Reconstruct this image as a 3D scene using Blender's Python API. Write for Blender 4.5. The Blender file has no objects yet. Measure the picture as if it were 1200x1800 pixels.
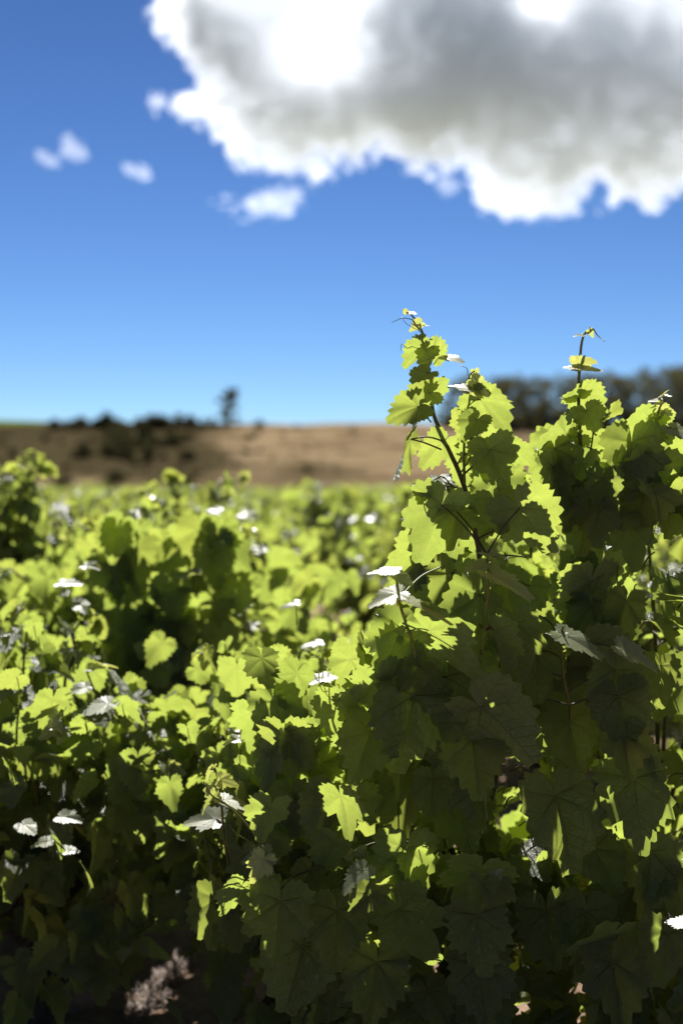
import bpy, math, random
import numpy as np
from mathutils import Vector, Matrix

C = bpy.context.scene.collection
scn = bpy.context.scene
R = math.radians

# ------------------------------------------------------------------ camera
CAM_Z = 1.2
PITCH = R(1.146)
cam_data = bpy.data.cameras.new('camera')
cam = bpy.data.objects.new('camera', cam_data)
C.objects.link(cam)
cam.location = (0, 0, CAM_Z)
cam.rotation_euler = (R(90) - PITCH, 0, 0)
cam_data.lens = 50
cam_data.sensor_width = 36
cam_data.clip_start = 0.05
cam_data.clip_end = 20000
cam_data.dof.use_dof = True
cam_data.dof.focus_distance = 2.32
cam_data.dof.aperture_fstop = 2.5
scn.camera = cam

# ------------------------------------------------------------------ sky, sun, exposure
SUN_EL, SUN_AZ = R(44), R(-6)          # azimuth from +Y, positive to the right
world = bpy.data.worlds.new('World')
scn.world = world
world.use_nodes = True
wn, wl = world.node_tree.nodes, world.node_tree.links
bg = wn['Background']
sky = wn.new('ShaderNodeTexSky')
sky.sky_type = 'NISHITA'
sky.sun_disc = False
sky.sun_elevation = SUN_EL
sky.sun_rotation = SUN_AZ
sky.altitude = 200
sky.air_density = 0.7
sky.dust_density = 0.0
sky.ozone_density = 5.0
# the picture is graded with more contrast than the raw sky: a gamma step deepens the blue overhead
dn = wn.new('ShaderNodeVectorMath'); dn.operation = 'SCALE'; dn.inputs['Scale'].default_value = 0.1
gm = wn.new('ShaderNodeGamma'); gm.inputs[1].default_value = 1.4
upn = wn.new('ShaderNodeVectorMath'); upn.operation = 'SCALE'; upn.inputs['Scale'].default_value = 9.0
wl.new(sky.outputs[0], dn.inputs[0]); wl.new(dn.outputs[0], gm.inputs[0])
wl.new(gm.outputs[0], upn.inputs[0]); wl.new(upn.outputs[0], bg.inputs[0])
bg.inputs[1].default_value = 0.05
sd = bpy.data.lights.new('sun', 'SUN')
sd.energy = 5.0
sd.angle = R(0.53)
sd.color = (1.0, 0.97, 0.92)
sun = bpy.data.objects.new('sun', sd)
C.objects.link(sun)
sun_dir = Vector((math.sin(SUN_AZ) * math.cos(SUN_EL), math.cos(SUN_AZ) * math.cos(SUN_EL), math.sin(SUN_EL)))
sun.rotation_euler = sun_dir.to_track_quat('Z', 'Y').to_euler()
scn.view_settings.view_transform = 'Standard'
scn.view_settings.look = 'None'
scn.view_settings.gamma = 1
scn.view_settings.use_curve_mapping = False
scn.view_settings.exposure = 1.15
scn.render.engine = 'CYCLES'
cy = scn.cycles
cy.max_bounces = 10
cy.diffuse_bounces = 2
cy.glossy_bounces = 3
cy.transmission_bounces = 6
cy.transparent_max_bounces = 8
cy.volume_bounces = 8
cy.use_denoising = True
cy.denoiser = 'OPENIMAGEDENOISE'
cy.sample_clamp_indirect = 6

# ------------------------------------------------------------------ helpers
FPX = 2500.0                                  # focal length in photo pixels (photo 1200 x 1800)
_fwd = Vector((0, math.cos(PITCH), -math.sin(PITCH)))
_up = Vector((0, math.sin(PITCH), math.cos(PITCH)))
CAM = Vector((0, 0, CAM_Z))


def at(px, py, d):
    """world point that stands at depth d metres along the ray of a photo pixel"""
    return CAM + _fwd * d + Vector((1, 0, 0)) * ((px - 600) / FPX * d) + _up * ((900 - py) / FPX * d)


def tag(o, label=None, cat=None, group=None, kind=None):
    if label: o['label'] = label
    if cat: o['category'] = cat
    if group: o['group'] = group
    if kind: o['kind'] = kind
    return o


def link(name, data, parent=None):
    o = bpy.data.objects.new(name, data)
    C.objects.link(o)
    if parent is not None: o.parent = parent
    return o


def empty(name, loc):
    o = bpy.data.objects.new(name, None)
    o.empty_display_size = 0.1
    C.objects.link(o)
    o.location = loc
    return o


class Nodes:
    """tiny helper to write node trees"""
    def __init__(self, name):
        self.mat = bpy.data.materials.new(name)
        self.mat.use_nodes = True
        self.nt = self.mat.node_tree
        self.nt.nodes.clear()
        self.out = self.nt.nodes.new('ShaderNodeOutputMaterial')

    def n(self, kind, ins=None, **props):
        nd = self.nt.nodes.new('ShaderNode' + kind)
        for k, v in props.items(): setattr(nd, k, v)
        for k, v in (ins or {}).items():
            s = nd.inputs[k]
            if hasattr(v, 'is_output'): self.nt.links.new(v, s)
            elif hasattr(v, 'outputs'): self.nt.links.new(v.outputs[0], s)
            else: s.default_value = v
        return nd

    def math(self, op, a, b=0.0, c=None, clamp=False):
        ins = {0: a, 1: b}
        if c is not None: ins[2] = c
        return self.n('Math', ins, operation=op, use_clamp=clamp)

    def mix(self, fac, a, b, blend='MIX'):
        nd = self.n('MixRGB', {0: fac, 1: a, 2: b}, blend_type=blend)
        return nd

    def ramp(self, fac, stops):
        nd = self.n('ValToRGB', {0: fac})
        cr = nd.color_ramp
        while len(cr.elements) < len(stops): cr.elements.new(0.5)
        for e, (p, col) in zip(cr.elements, stops):
            e.position = p
            e.color = (*col, 1) if len(col) == 3 else col
        return nd

    def surf(self, nd):
        self.nt.links.new(nd.outputs[0], self.out.inputs['Surface'])
        return self.mat


def rgb(r, g, b): return (r, g, b, 1)
# ------------------------------------------------------------------ clouds (real volumes far off)
def value_noise(x, y, seed, octaves=5, lac=2.05, gain=0.5, ridged=False):
    rs = np.random.RandomState(seed)
    tab = rs.rand(256, 256)
    tot = np.zeros_like(x); amp = 1.0; nrm = 0
    for o in range(octaves):
        xi = np.floor(x).astype(int); yi = np.floor(y).astype(int)
        fx = x - xi; fy = y - yi
        fx = fx * fx * (3 - 2 * fx); fy = fy * fy * (3 - 2 * fy)
        a = tab[xi & 255, yi & 255]; b = tab[(xi + 1) & 255, yi & 255]
        c = tab[xi & 255, (yi + 1) & 255]; d = tab[(xi + 1) & 255, (yi + 1) & 255]
        v = (a * (1 - fx) + b * fx) * (1 - fy) + (c * (1 - fx) + d * fx) * fy
        if ridged: v = 1 - abs(2 * v - 1)
        tot += v * amp; nrm += amp
        amp *= gain; x = x * lac + 17.3; y = y * lac + 5.1
    return tot / nrm


def poly_dist(x, y, poly):
    """signed distance to a polygon, positive inside"""
    p = np.array(poly, float)
    best = np.full(x.shape, 1e9)
    inside = np.zeros(x.shape, bool)
    for i in range(len(p)):
        a = p[i]; b = p[(i + 1) % len(p)]
        e = b - a
        t = np.clip(((x - a[0]) * e[0] + (y - a[1]) * e[1]) / (e @ e + 1e-9), 0, 1)
        d = np.hypot(x - a[0] - t * e[0], y - a[1] - t * e[1])
        best = np.minimum(best, d)
        cond = ((a[1] > y) != (b[1] > y)) & (x < (b[0] - a[0]) * (y - a[1]) / (b[1] - a[1] + 1e-12) + a[0])
        inside ^= cond
    return np.where(inside, best, -best)


def cloud_mesh(name, x0, x1, y0, y1, step, thick_fn, D, mat):
    xs = np.arange(x0, x1 + step, step); ys = np.arange(y0, y1 + step, step)
    X, Y = np.meshgrid(xs, ys, indexing='ij')
    T = thick_fn(X, Y)                       # metres of half thickness, <=0 outside
    ins = T > 0
    nx, ny = T.shape
    lump = (value_noise(X / 60, Y / 60, 9, 4) - 0.5)
    F = {}; B = {}
    verts = []
    def vid(dct, i, j, front):
        k = (i, j)
        if k in dct: return dct[k]
        t = max(T[i, j], 0.0)
        if t <= 0:                            # rim: front and back share the vertex
            if k in F: return F[k]
            if k in B: return B[k]
        d = D + (-t * 1.2 if front else t * 0.35)
        verts.append(at(xs[i], ys[j], d))
        dct[k] = len(verts) - 1
        return dct[k]
    faces = []
    quad = ins[:-1, :-1] | ins[1:, :-1] | ins[:-1, 1:] | ins[1:, 1:]
    for i, j in zip(*np.nonzero(quad)):
        f = [vid(F, *k, True) for k in ((i, j), (i, j + 1), (i + 1, j + 1), (i + 1, j))]
        b = [vid(B, *k, False) for k in ((i, j), (i + 1, j), (i + 1, j + 1), (i, j + 1))]
        faces.append(f)
        if set(f) != set(b): faces.append(b)
    me = bpy.data.meshes.new(name)
    me.from_pydata(verts, [], faces)
    me.materials.append(mat)
    return me


def cloud_mat(name, dens, aniso):
    N = Nodes(name)
    v = N.n('VolumePrincipled', {'Color': rgb(0.968, 0.981, 1.0), 'Density': dens, 'Anisotropy': aniso})
    N.nt.links.new(v.outputs[0], N.out.inputs['Volume'])
    return N.mat


BIG = [(262, 30), (285, 75), (315, 125), (350, 155), (308, 180), (325, 220), (385, 225), (395, 265), (440, 295), (480, 318),
       (530, 318), (600, 292), (640, 298), (662, 268), (720, 302), (800, 302), (830, 335), (860, 378), (930, 372), (975, 385), (1010, 362),
       (1048, 338), (1062, 370), (1120, 360), (1150, 368), (1200, 345), (1330, 330), (1500, 250), (1650, 60), (1650, -120), (1500, -260),
       (900, -300), (500, -260), (330, -140), (275, -40)]


def blob(X, Y, cx, cy, rx, ry): return np.exp(-((X - cx) / rx) ** 2 - ((Y - cy) / ry) ** 2)


def big_thick(X, Y):
    sd = poly_dist(X, Y, BIG)
    edge = sd + (value_noise(X / 46, Y / 46, 3, 5, gain=0.6) - 0.5) * 74 + (value_noise(X / 15, Y / 15, 4, 4, gain=0.65) - 0.5) * 52
    n = 0.55 * value_noise(X / 120, Y / 120, 5, 5) + 0.45 * value_noise(X / 34, Y / 34, 6, 4)
    body = 40 + 110 * (blob(X, Y, 1000, 170, 330, 150) + blob(X, Y, 760, 70, 150, 130) + 0.7 * blob(X, Y, 330, 40, 60, 60)
                      + 0.5 * blob(X, Y, 560, 200, 170, 55) + 0.75 * blob(X, Y, 390, 110, 75, 85))
    body = body * np.clip(0.1 + 1.8 * n, 0.15, 2)
    hole = blob(X, Y, 548, 75, 48, 48) + 1.0 * blob(X, Y, 945, 2, 42, 30) + 0.8 * blob(X, Y, 605, 5, 45, 35)
    hole = np.clip(hole, 0, 1)
    body = 150 * np.tanh(np.maximum(body, 66) / 150)
    body = body * (1 - hole) + 26 * hole * (0.4 + 1.2 * n)
    t = np.clip(edge / 68, 0, 1)
    return np.where(edge > 0, np.maximum(0.6, body * t), -1)


CLOUD_D = 1500.0
cm = cloud_mat('cloud_vapour', 0.034, 0.4)
wm = cloud_mat('cloud_wisp', 0.022, 0.5)
tag(link('cloud', cloud_mesh('cloud', 180, 1720, -340, 440, 4, big_thick, CLOUD_D, cm)),
    'huge white and grey cumulus cloud filling the top right of the sky', 'cloud', 'clouds in the blue sky')


def small_cloud(cx, cy, rx, ry, rot, seed, label, th=9, soft=1.0):
    def fn(X, Y):
        c, s = math.cos(rot), math.sin(rot)
        u = ((X - cx) * c + (Y - cy) * s) / rx; v = (-(X - cx) * s + (Y - cy) * c) / ry
        e = 1 - np.hypot(u, v) + (value_noise(X / 17 + seed * 7, Y / 17, seed, 5, gain=0.62) - 0.5) * 2.3
        return np.where(e > 0.1, th * np.sqrt(np.clip(e, 0, 1)), -1)
    m = max(rx, ry) * 1.9
    tag(link('cloud', cloud_mesh('cloud', cx - m, cx + m, cy - m, cy + m, 2, fn, CLOUD_D + 40, wm)), label, 'cloud', 'clouds in the blue sky')


small_cloud(465, 358, 78, 26, -0.1, 21, 'small white elongated cloud just below the big cloud', 12)
small_cloud(276, 180, 20, 22, -0.6, 22, 'small white puff beside the left edge of the big cloud', 10)
small_cloud(130, 262, 30, 20, 0.5, 23, 'thin wispy cloud scrap farther left, the larger of a pair', 7)
small_cloud(80, 275, 26, 11, 0.6, 24, 'tiny wispy cloud scrap, leftmost of the sky', 7)
small_cloud(240, 303, 26, 13, 0.5, 25, 'small white cloud scrap alone between the wisps and the elongated cloud', 9)
small_cloud(783, 325, 24, 16, 0.1, 26, 'small faint cloud puff hanging under the middle of the big cloud', 6)
# ------------------------------------------------------------------ ground and hill
def soil_mat():
    N = Nodes('soil')
    tc = N.n('NewGeometry')
    n1 = N.n('TexNoise', {'Vector': tc.outputs['Position'], 'Scale': 0.9, 'Detail': 8.0, 'Roughness': 0.6})
    n2 = N.n('TexNoise', {'Vector': tc.outputs['Position'], 'Scale': 22.0, 'Detail': 6.0, 'Roughness': 0.7})
    c1 = N.ramp(n1.outputs[0], [(0.3, (0.20, 0.122, 0.08)), (0.55, (0.32, 0.215, 0.15)), (0.75, (0.40, 0.285, 0.21))])
    c2 = N.ramp(n2.outputs[0], [(0.35, (0.5, 0.45, 0.4)), (0.65, (1.0, 1.0, 1.0))])
    col = N.mix(0.7, c1.outputs[0], c2.outputs[0], 'MULTIPLY')
    dist = N.n('VectorMath', {0: tc.outputs['Position']}, operation='LENGTH')
    far = N.n('MapRange', {'Value': dist.outputs['Value'], 'From Min': 60.0, 'From Max': 110.0})
    col = N.mix(far.outputs[0], col.outputs[0], rgb(0.20, 0.19, 0.12))       # dry grassland beyond the vineyard
    bp = N.n('Bump', {'Strength': 0.8, 'Distance': 0.03, 'Height': n2.outputs[0]})
    b = N.n('BsdfPrincipled', {'Base Color': col.outputs[0], 'Roughness': 0.95, 'Specular IOR Level': 0.1, 'Normal': bp.outputs[0]})
    return N.surf(b)


def hill_mat():
    N = Nodes('dry_hill_grass')
    tc = N.n('NewGeometry')
    mp = N.n('Mapping', {'Vector': tc.outputs['Position'], 'Scale': (0.35, 1.0, 1.6)})
    n1 = N.n('TexNoise', {'Vector': mp.outputs[0], 'Scale': 0.075, 'Detail': 7.0, 'Roughness': 0.62})
    mp2 = N.n('Mapping', {'Vector': tc.outputs['Position'], 'Scale': (0.12, 0.6, 2.2)})
    n2 = N.n('TexNoise', {'Vector': mp2.outputs[0], 'Scale': 0.5, 'Detail': 6.0, 'Roughness': 0.65})
    n3 = N.n('TexNoise', {'Vector': tc.outputs['Position'], 'Scale': 3.0, 'Detail': 4.0})
    at_ = N.n('Attribute', attribute_name='scrub')
    grass = N.ramp(n2.outputs[0], [(0.36, (0.085, 0.056, 0.034)), (0.48, (0.20, 0.142, 0.08)), (0.6, (0.34, 0.25, 0.145))])
    scrub = N.ramp(n3.outputs[0], [(0.35, (0.035, 0.03, 0.017)), (0.65, (0.09, 0.068, 0.033))])
    n4 = N.n('TexNoise', {'Vector': tc.outputs['Position'], 'Scale': 0.22, 'Detail': 6.0, 'Roughness': 0.7})
    n1 = N.mix(0.4, n1.outputs[0], n4.outputs[0])
    m = N.math('ADD', n1.outputs[0], N.math('MULTIPLY', at_.outputs['Fac'], 0.34))
    msk = N.ramp(m.outputs[0], [(0.50, (0, 0, 0)), (0.68, (1, 1, 1))])
    col = N.mix(msk.outputs[0], grass.outputs[0], scrub.outputs[0])
    grn = N.n('Attribute', attribute_name='green')
    col2 = N.mix(grn.outputs['Fac'], col.outputs[0], rgb(0.10, 0.16, 0.02))
    bp = N.n('Bump', {'Strength': 1.0, 'Distance': 0.4, 'Height': n3.outputs[0]})
    b = N.n('BsdfPrincipled', {'Base Color': col2.outputs[0], 'Roughness': 1.0, 'Specular IOR Level': 0.0, 'Normal': bp.outputs[0]})
    return N.surf(b)


M_soil, M_hill = soil_mat(), hill_mat()


def grid_mesh(name, xs, ys, zfn, mat):
    X, Y = np.meshgrid(xs, ys, indexing='ij')
    Z = zfn(X, Y)
    v = np.stack([X, Y, Z], -1).reshape(-1, 3)
    ny = len(ys)
    idx = np.arange(len(xs) * ny).reshape(len(xs), ny)
    f = np.stack([idx[:-1, :-1], idx[1:, :-1], idx[1:, 1:], idx[:-1, 1:]], -1).reshape(-1, 4)
    me = bpy.data.meshes.new(name)
    me.from_pydata(v.tolist(), [], f.tolist())
    me.polygons.foreach_set('use_smooth', [True] * len(me.polygons))
    me.materials.append(mat)
    return me, v


def soil_z(X, Y):
    near = np.clip(1 - np.abs(Y - 6) / 40, 0, 1)
    return ((value_noise(X * 0.9 + 40, Y * 0.9 + 40, 31, 4) - 0.5) * 0.07 + (value_noise(X * 6 + 40, Y * 6 + 40, 32, 4) - 0.5) * 0.045) * near


gx = np.concatenate([[-3000, -800, -200, -60, -20, -8], np.arange(-4, 4.01, 0.05), [8, 20, 60, 200, 800, 3000]])
gy = np.concatenate([[-400, -60, -15, -4, 0], np.arange(1.5, 14, 0.06), np.arange(14, 60, 2), [80, 120, 200, 400, 900, 2500, 6000]])
gm_, _ = grid_mesh('ground', gx, gy, soil_z, M_soil)
tag(link('ground', gm_), kind='structure')

# hill: skyline heights read off as photo rows at its ridge distance
RX = np.array([-700, -200, 0, 120, 250, 400, 560, 680, 800, 950, 1200, 1500, 2200])
RY = np.array([735, 732, 737, 741, 748, 748, 746, 744, 748, 752, 752, 748, 745])


def ridge_top(X, D): 
    px = 600 + X * FPX / D
    return CAM_Z + (850 - np.interp(px, RX, RY)) / FPX * D


RIDGE = 260.0


def hill_z(X, Y):
    top = ridge_top(X, RIDGE)
    t = np.clip((Y - 78) / (RIDGE - 78), 0, 1)
    prof = t * t * (3 - 2 * t) * 0.45 + 0.55 * t
    z = -0.3 + (top + 0.3) * prof
    n = (value_noise(X * 0.05 + 90, Y * 0.05 + 90, 41, 5) - 0.5) * 3.2 * np.minimum(t * 3, 1) * np.clip((RIDGE - Y) / 40, 0.08, 1)
    ter = np.sin(Y * 0.16 + value_noise(X * 0.02 + 90, Y * 0.02 + 90, 42, 2) * 8) * 0.35 * np.minimum(t * 4, 1) * np.clip((RIDGE - Y) / 30, 0, 1)
    n = n + (value_noise(X * 0.035 + 90, Y * 0.01 + 90, 44, 4) - 0.5) * 2.0 * t
    past = np.clip((Y - RIDGE) / 200, 0, 1)
    return z + n + ter - past * 4


hx = np.arange(-260, 260.1, 2.0)
hy = np.concatenate([np.arange(70, 300, 2.0), np.arange(300, 620, 20.0)])
hm, hv = grid_mesh('hill', hx, hy, hill_z, M_hill)
hpx = 600 + hv[:, 0] * FPX / hv[:, 1]
hpy = 850 - (hv[:, 2] - CAM_Z) * FPX / hv[:, 1]
scr = 1.25 * blob(hpx, hpy, 260, 790, 110, 55) + 0.9 * blob(hpx, hpy, 180, 752, 190, 16) + 0.5 * blob(hpx, hpy, 20, 830, 110, 45) + 0.6 * blob(hpx, hpy, 560, 830, 80, 20) + 0.4 * blob(hpx, hpy, 330, 830, 160, 40)
scr += 0.38 * blob(hpx, hpy, 60, 790, 170, 60) + 0.3 * blob(hpx, hpy, 880, 775, 200, 14)
scr -= 0.35 * blob(hpx, hpy, 560, 785, 180, 40)
at_ = hm.attributes.new('scrub', 'FLOAT', 'POINT'); at_.data.foreach_set('value', np.clip(scr, -1, 1.2).astype(np.float32))
grn = 0.9 * np.clip(1.2 - np.abs(hpx - 30) / 110, 0, 1) * np.clip((748 - hpy) / 5, 0, 1)
at_ = hm.attributes.new('green', 'FLOAT', 'POINT'); at_.data.foreach_set('value', np.clip(grn, 0, 1).astype(np.float32))
tag(link('hill', hm), kind='structure')


def hill_height(x, y): return float(hill_z(np.array([[x]]), np.array([[y]]))[0, 0])


# ------------------------------------------------------------------ shrubs and trees on the hill
def bark_mat(name, a, b_, sc):
    N = Nodes(name)
    tc = N.n('TexCoord')
    mp = N.n('Mapping', {'Vector': tc.outputs['Object'], 'Scale': (1, 1, 0.25)})
    n = N.n('TexNoise', {'Vector': mp.outputs[0], 'Scale': sc, 'Detail': 6.0, 'Roughness': 0.7})
    c = N.ramp(n.outputs[0], [(0.35, a), (0.65, b_)])
    bp = N.n('Bump', {'Strength': 0.8, 'Distance': 0.01, 'Height': n.outputs[0]})
    b = N.n('BsdfPrincipled', {'Base Color': c.outputs[0], 'Roughness': 0.9, 'Specular IOR Level': 0.15, 'Normal': bp.outputs[0]})
    return N.surf(b)


def crown_mat(name, a, b_, trans):
    N = Nodes(name)
    at_ = N.n('Attribute', attribute_name='tone')
    oi = N.n('ObjectInfo')
    f = N.math('ADD', N.math('MULTIPLY', at_.outputs['Fac'], 0.7), N.math('MULTIPLY', oi.outputs['Random'], 0.3))
    c = N.mix(f, rgb(*a), rgb(*b_))
    d = N.n('BsdfDiffuse', {'Color': c.outputs[0]})
    t = N.n('BsdfTranslucent', {'Color': c.outputs[0]})
    m = N.n('MixShader', {0: trans, 1: d, 2: t})
    return N.surf(m)


M_bark = bark_mat('tree_bark', (0.03, 0.022, 0.016), (0.10, 0.075, 0.055), 3)
M_crown = crown_mat('tree_foliage', (0.08, 0.078, 0.038), (0.145, 0.138, 0.062), 0.45)
M_shrub = crown_mat('shrub_foliage', (0.04, 0.042, 0.018), (0.10, 0.09, 0.04), 0.35)


class MB:
    """collects faces of many small shapes into one mesh"""
    def __init__(self): self.v, self.f, self.t, self.mi, self.n = [], [], [], [], 0

    def add(self, v, f, tone=0.5, mi=0):
        v = np.asarray(v, float)
        self.v.append(v)
        self.f.extend([tuple(i + self.n for i in q) for q in f])
        self.t.extend([tone] * len(v))
        self.mi.extend([mi] * len(f))
        self.n += len(v)

    def tube(self, pts, r0, r1, seg=6, tone=0.5, mi=0, radii=None):
        p = np.asarray(pts, float)
        k = len(p)
        tan = np.gradient(p, axis=0)
        tan /= np.linalg.norm(tan, axis=1)[:, None] + 1e-12
        ref = np.array([0.31, 0.17, 0.93]) if abs(tan[0][2]) < 0.9 else np.array([1.0, 0.1, 0.05])
        rings = []
        a = np.linspace(0, 2 * math.pi, seg, endpoint=False)
        for i in range(k):
            u = np.cross(tan[i], ref); u /= np.linalg.norm(u) + 1e-12
            w = np.cross(tan[i], u)
            ref = np.cross(u, tan[i])
            r = radii[i] if radii is not None else r0 + (r1 - r0) * i / (k - 1)
            rings.append(p[i] + r * (np.cos(a)[:, None] * u + np.sin(a)[:, None] * w))
        v = np.concatenate(rings + [p[:1], p[-1:]])
        f = []
        for i in range(k - 1):
            for j in range(seg):
                j2 = (j + 1) % seg
                f.append((i * seg + j, i * seg + j2, (i + 1) * seg + j2, (i + 1) * seg + j))
        for j in range(seg):
            f.append((k * seg, (j + 1) % seg, j))
            f.append((k * seg + 1, (k - 1) * seg + j, (k - 1) * seg + (j + 1) % seg))
        self.add(v, f, tone, mi)

    def mesh(self, name, mats, smooth=True):
        me = bpy.data.meshes.new(name)
        me.from_pydata(np.concatenate(self.v).tolist(), [], self.f)
        for m in mats: me.materials.append(m)
        me.polygons.foreach_set('use_smooth', [smooth] * len(me.polygons))
        me.polygons.foreach_set('material_index', self.mi)
        a = me.attributes.new('tone', 'FLOAT', 'POINT')
        a.data.foreach_set('value', np.array(self.t, np.float32))
        return me


def leafcloud(mb, rng, clumps, per, size):
    """small leaf sprays scattered through clumps (centre, radii)"""
    for c, rad in clumps:
        c = np.array(c); tone = rng.random()
        for k in range(per):
            d = rng.normal(size=3); d /= np.linalg.norm(d)
            p = c + d * np.array(rad) * rng.random() ** 0.45
            s = size * rng.uniform(0.6, 1.5)
            u = rng.normal(size=3); u /= np.linalg.norm(u)
            w = np.cross(u, rng.normal(size=3)); w /= np.linalg.norm(w) + 1e-9
            mb.add([p - u * s * 0.6, p + w * s * 0.35, p + u * s * 0.6, p - w * s * 0.35], [(0, 1, 2, 3)], np.clip(tone + rng.uniform(-.3, .3), 0, 1))


def tree_meshes(seed, H, kind):
    rng = np.random.default_rng(seed)
    tr, cr = MB(), MB()
    lean = rng.uniform(-0.06, 0.06, 2) * H
    spine = [np.array([lean[0] * t ** 1.5 + 0.03 * H * math.sin(5 * t + seed), lean[1] * t ** 1.5, H * 0.9 * t]) for t in np.linspace(-0.03, 1, 9)]
    tr.tube(spine, (0.05 if kind == 'lone' else 0.026) * H, 0.008 * H, 7)
    clumps = []
    lo = {'gum': 0.10, 'lone': 0.10}[kind]
    nb = {'gum': 15, 'lone': 13}[kind]
    for i in range(nb):
        t = lo + (0.98 - lo) * (i + rng.random()) / nb
        base = spine[min(8, int(t * 8))]
        a = rng.uniform(0, 2 * math.pi)
        L = H * (rng.uniform(0.16, 0.33) if kind == 'gum' else rng.uniform(0.12, 0.32)) * (1.15 - 0.6 * abs(t - 0.65))
        end = base + np.array([math.cos(a) * L, math.sin(a) * L, L * rng.uniform(0.3, 0.8)])
        mid = (base + end) / 2 + np.array([0, 0, -0.08 * L])
        tr.tube([base, mid, end], 0.009 * H, 0.003 * H, 5)
        k = rng.uniform(0.75, 1.2)
        clumps.append((end, (0.125 * H * k, 0.125 * H * k, 0.085 * H * k)))
        if rng.random() < 0.6: clumps.append((mid + rng.normal(size=3) * 0.03 * H, (0.085 * H, 0.085 * H, 0.06 * H)))
    clumps.append((spine[-1], (0.12 * H, 0.12 * H, 0.09 * H)))
    leafcloud(cr, rng, clumps, 105 if kind == 'gum' else 330, 0.028 * H)
    return tr.mesh('trunk', [M_bark]), cr.mesh('crown', [M_crown], False)


def place_tree(meshes, name, x, y, s, rz, label, cat, group=None):
    t = empty(name, (x, y, hill_height(x, y) - 0.15))
    t.rotation_euler = (0, 0, rz); t.scale = (s, s, s)
    tag(t, label, cat, group)
    link('trunk', meshes[0], t); link('crown', meshes[1], t)
    return t


rnd = random.Random(5)
gums = [tree_meshes(60 + i, 12.0, 'gum') for i in range(5)]
GROUP_T = 'dark trees in a line on the right hill'
k = 0
for row, (D, n, pa, pb) in enumerate([(222, 15, 785, 1330), (236, 13, 830, 1350), (212, 8, 1010, 1330), (209, 7, 775, 960)]):
    for i in range(n):
        px = pa + (pb - pa) * (i + rnd.uniform(-0.25, 0.25)) / (n - 1)
        y = D + rnd.uniform(-4, 4)
        x = (px - 600) / FPX * y
        top = np.interp(px, [770, 800, 860, 950, 1060, 1120, 1200, 1350], [698, 662, 652, 650, 650, 640, 630, 615]) + rnd.uniform(-6, 20) + row * 3
        h = CAM_Z + (850 - top) / FPX * y - hill_height(x, y)
        place_tree(gums[k % 5], 'gum_tree', x, y, h / 12.6, rnd.uniform(0, 6.28), 'dark tree in the blurred treeline on the hill behind the right vine', 'tree', GROUP_T)
        k += 1

lone = tree_meshes(91, 9.0, 'lone')
y = 240.0; x = (405 - 600) / FPX * y
place_tree(lone, 'lone_tree', x, y, (CAM_Z + (850 - 680) / FPX * y - hill_height(x, y)) / 9.0, 0.7, 'lone slender tree standing on the bare skyline of the hill', 'tree')


def shrub_meshes(seed):
    rng = np.random.default_rng(seed)
    st, fo = MB(), MB()
    cl = []
    for i in range(9):
        a = rng.uniform(0, 6.28); r = rng.uniform(0.1, 0.75)
        c = np.array([math.cos(a) * r, math.sin(a) * r, rng.uniform(0.35, 0.95) * (1.1 - 0.5 * r)])
        st.tube([(0, 0, -0.1), c * np.array([0.4, 0.4, 0.5]), c], 0.05, 0.015, 5)
        cl.append((c, (0.38, 0.38, 0.28)))
    leafcloud(fo, rng, cl, 75, 0.13)
    return st.mesh('stem', [M_bark]), fo.mesh('foliage', [M_shrub], False)


shrubs = [shrub_meshes(70 + i) for i in range(4)]
SH = []
for i in range(24): SH.append((rnd.uniform(85, 385), rnd.uniform(734, 750), rnd.uniform(11, 25), 'sky'))
for px in (118, 172, 210, 245): SH.append((px, 738, 17, 'sky'))
SH.append((458, 741, 14, 'round'))
SH.append((400, 746, 12, 'sky')); SH.append((418, 748, 9, 'sky'))
for i in range(30): SH.append((rnd.gauss(250, 48), rnd.gauss(790, 26), rnd.uniform(13, 30), 'mid'))
for px, py, s in ((205, 850, 26), (112, 858, 22), (65, 826, 24), (20, 800, 14), (150, 790, 12), (330, 770, 11), (520, 752, 7), (618, 757, 9), (455, 765, 8), (30, 845, 20), (345, 835, 12), (540, 828, 12), (590, 826, 10)): SH.append((px, py, s, 'low'))


for i in range(60): SH.append((rnd.uniform(-30, 470), rnd.uniform(764, 852), rnd.uniform(5, 12), 'dry'))
for i in range(34): SH.append((rnd.uniform(470, 1000), rnd.uniform(762, 845), rnd.uniform(3.5, 7.5), 'dry'))
for i in range(22): SH.append((785 + i * 22 + rnd.uniform(-8, 8), 772 + rnd.uniform(-8, 6), rnd.uniform(24, 38), 'under'))


def hill_hit(px, py):
    """point of the hill that shows at a photo pixel"""
    prev = None
    for d in np.arange(85, 262, 1.0):
        p = at(px, py, d)
        if hill_height(p.x, p.y) >= p.z: return p
    return at(px, py, 250)


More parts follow.
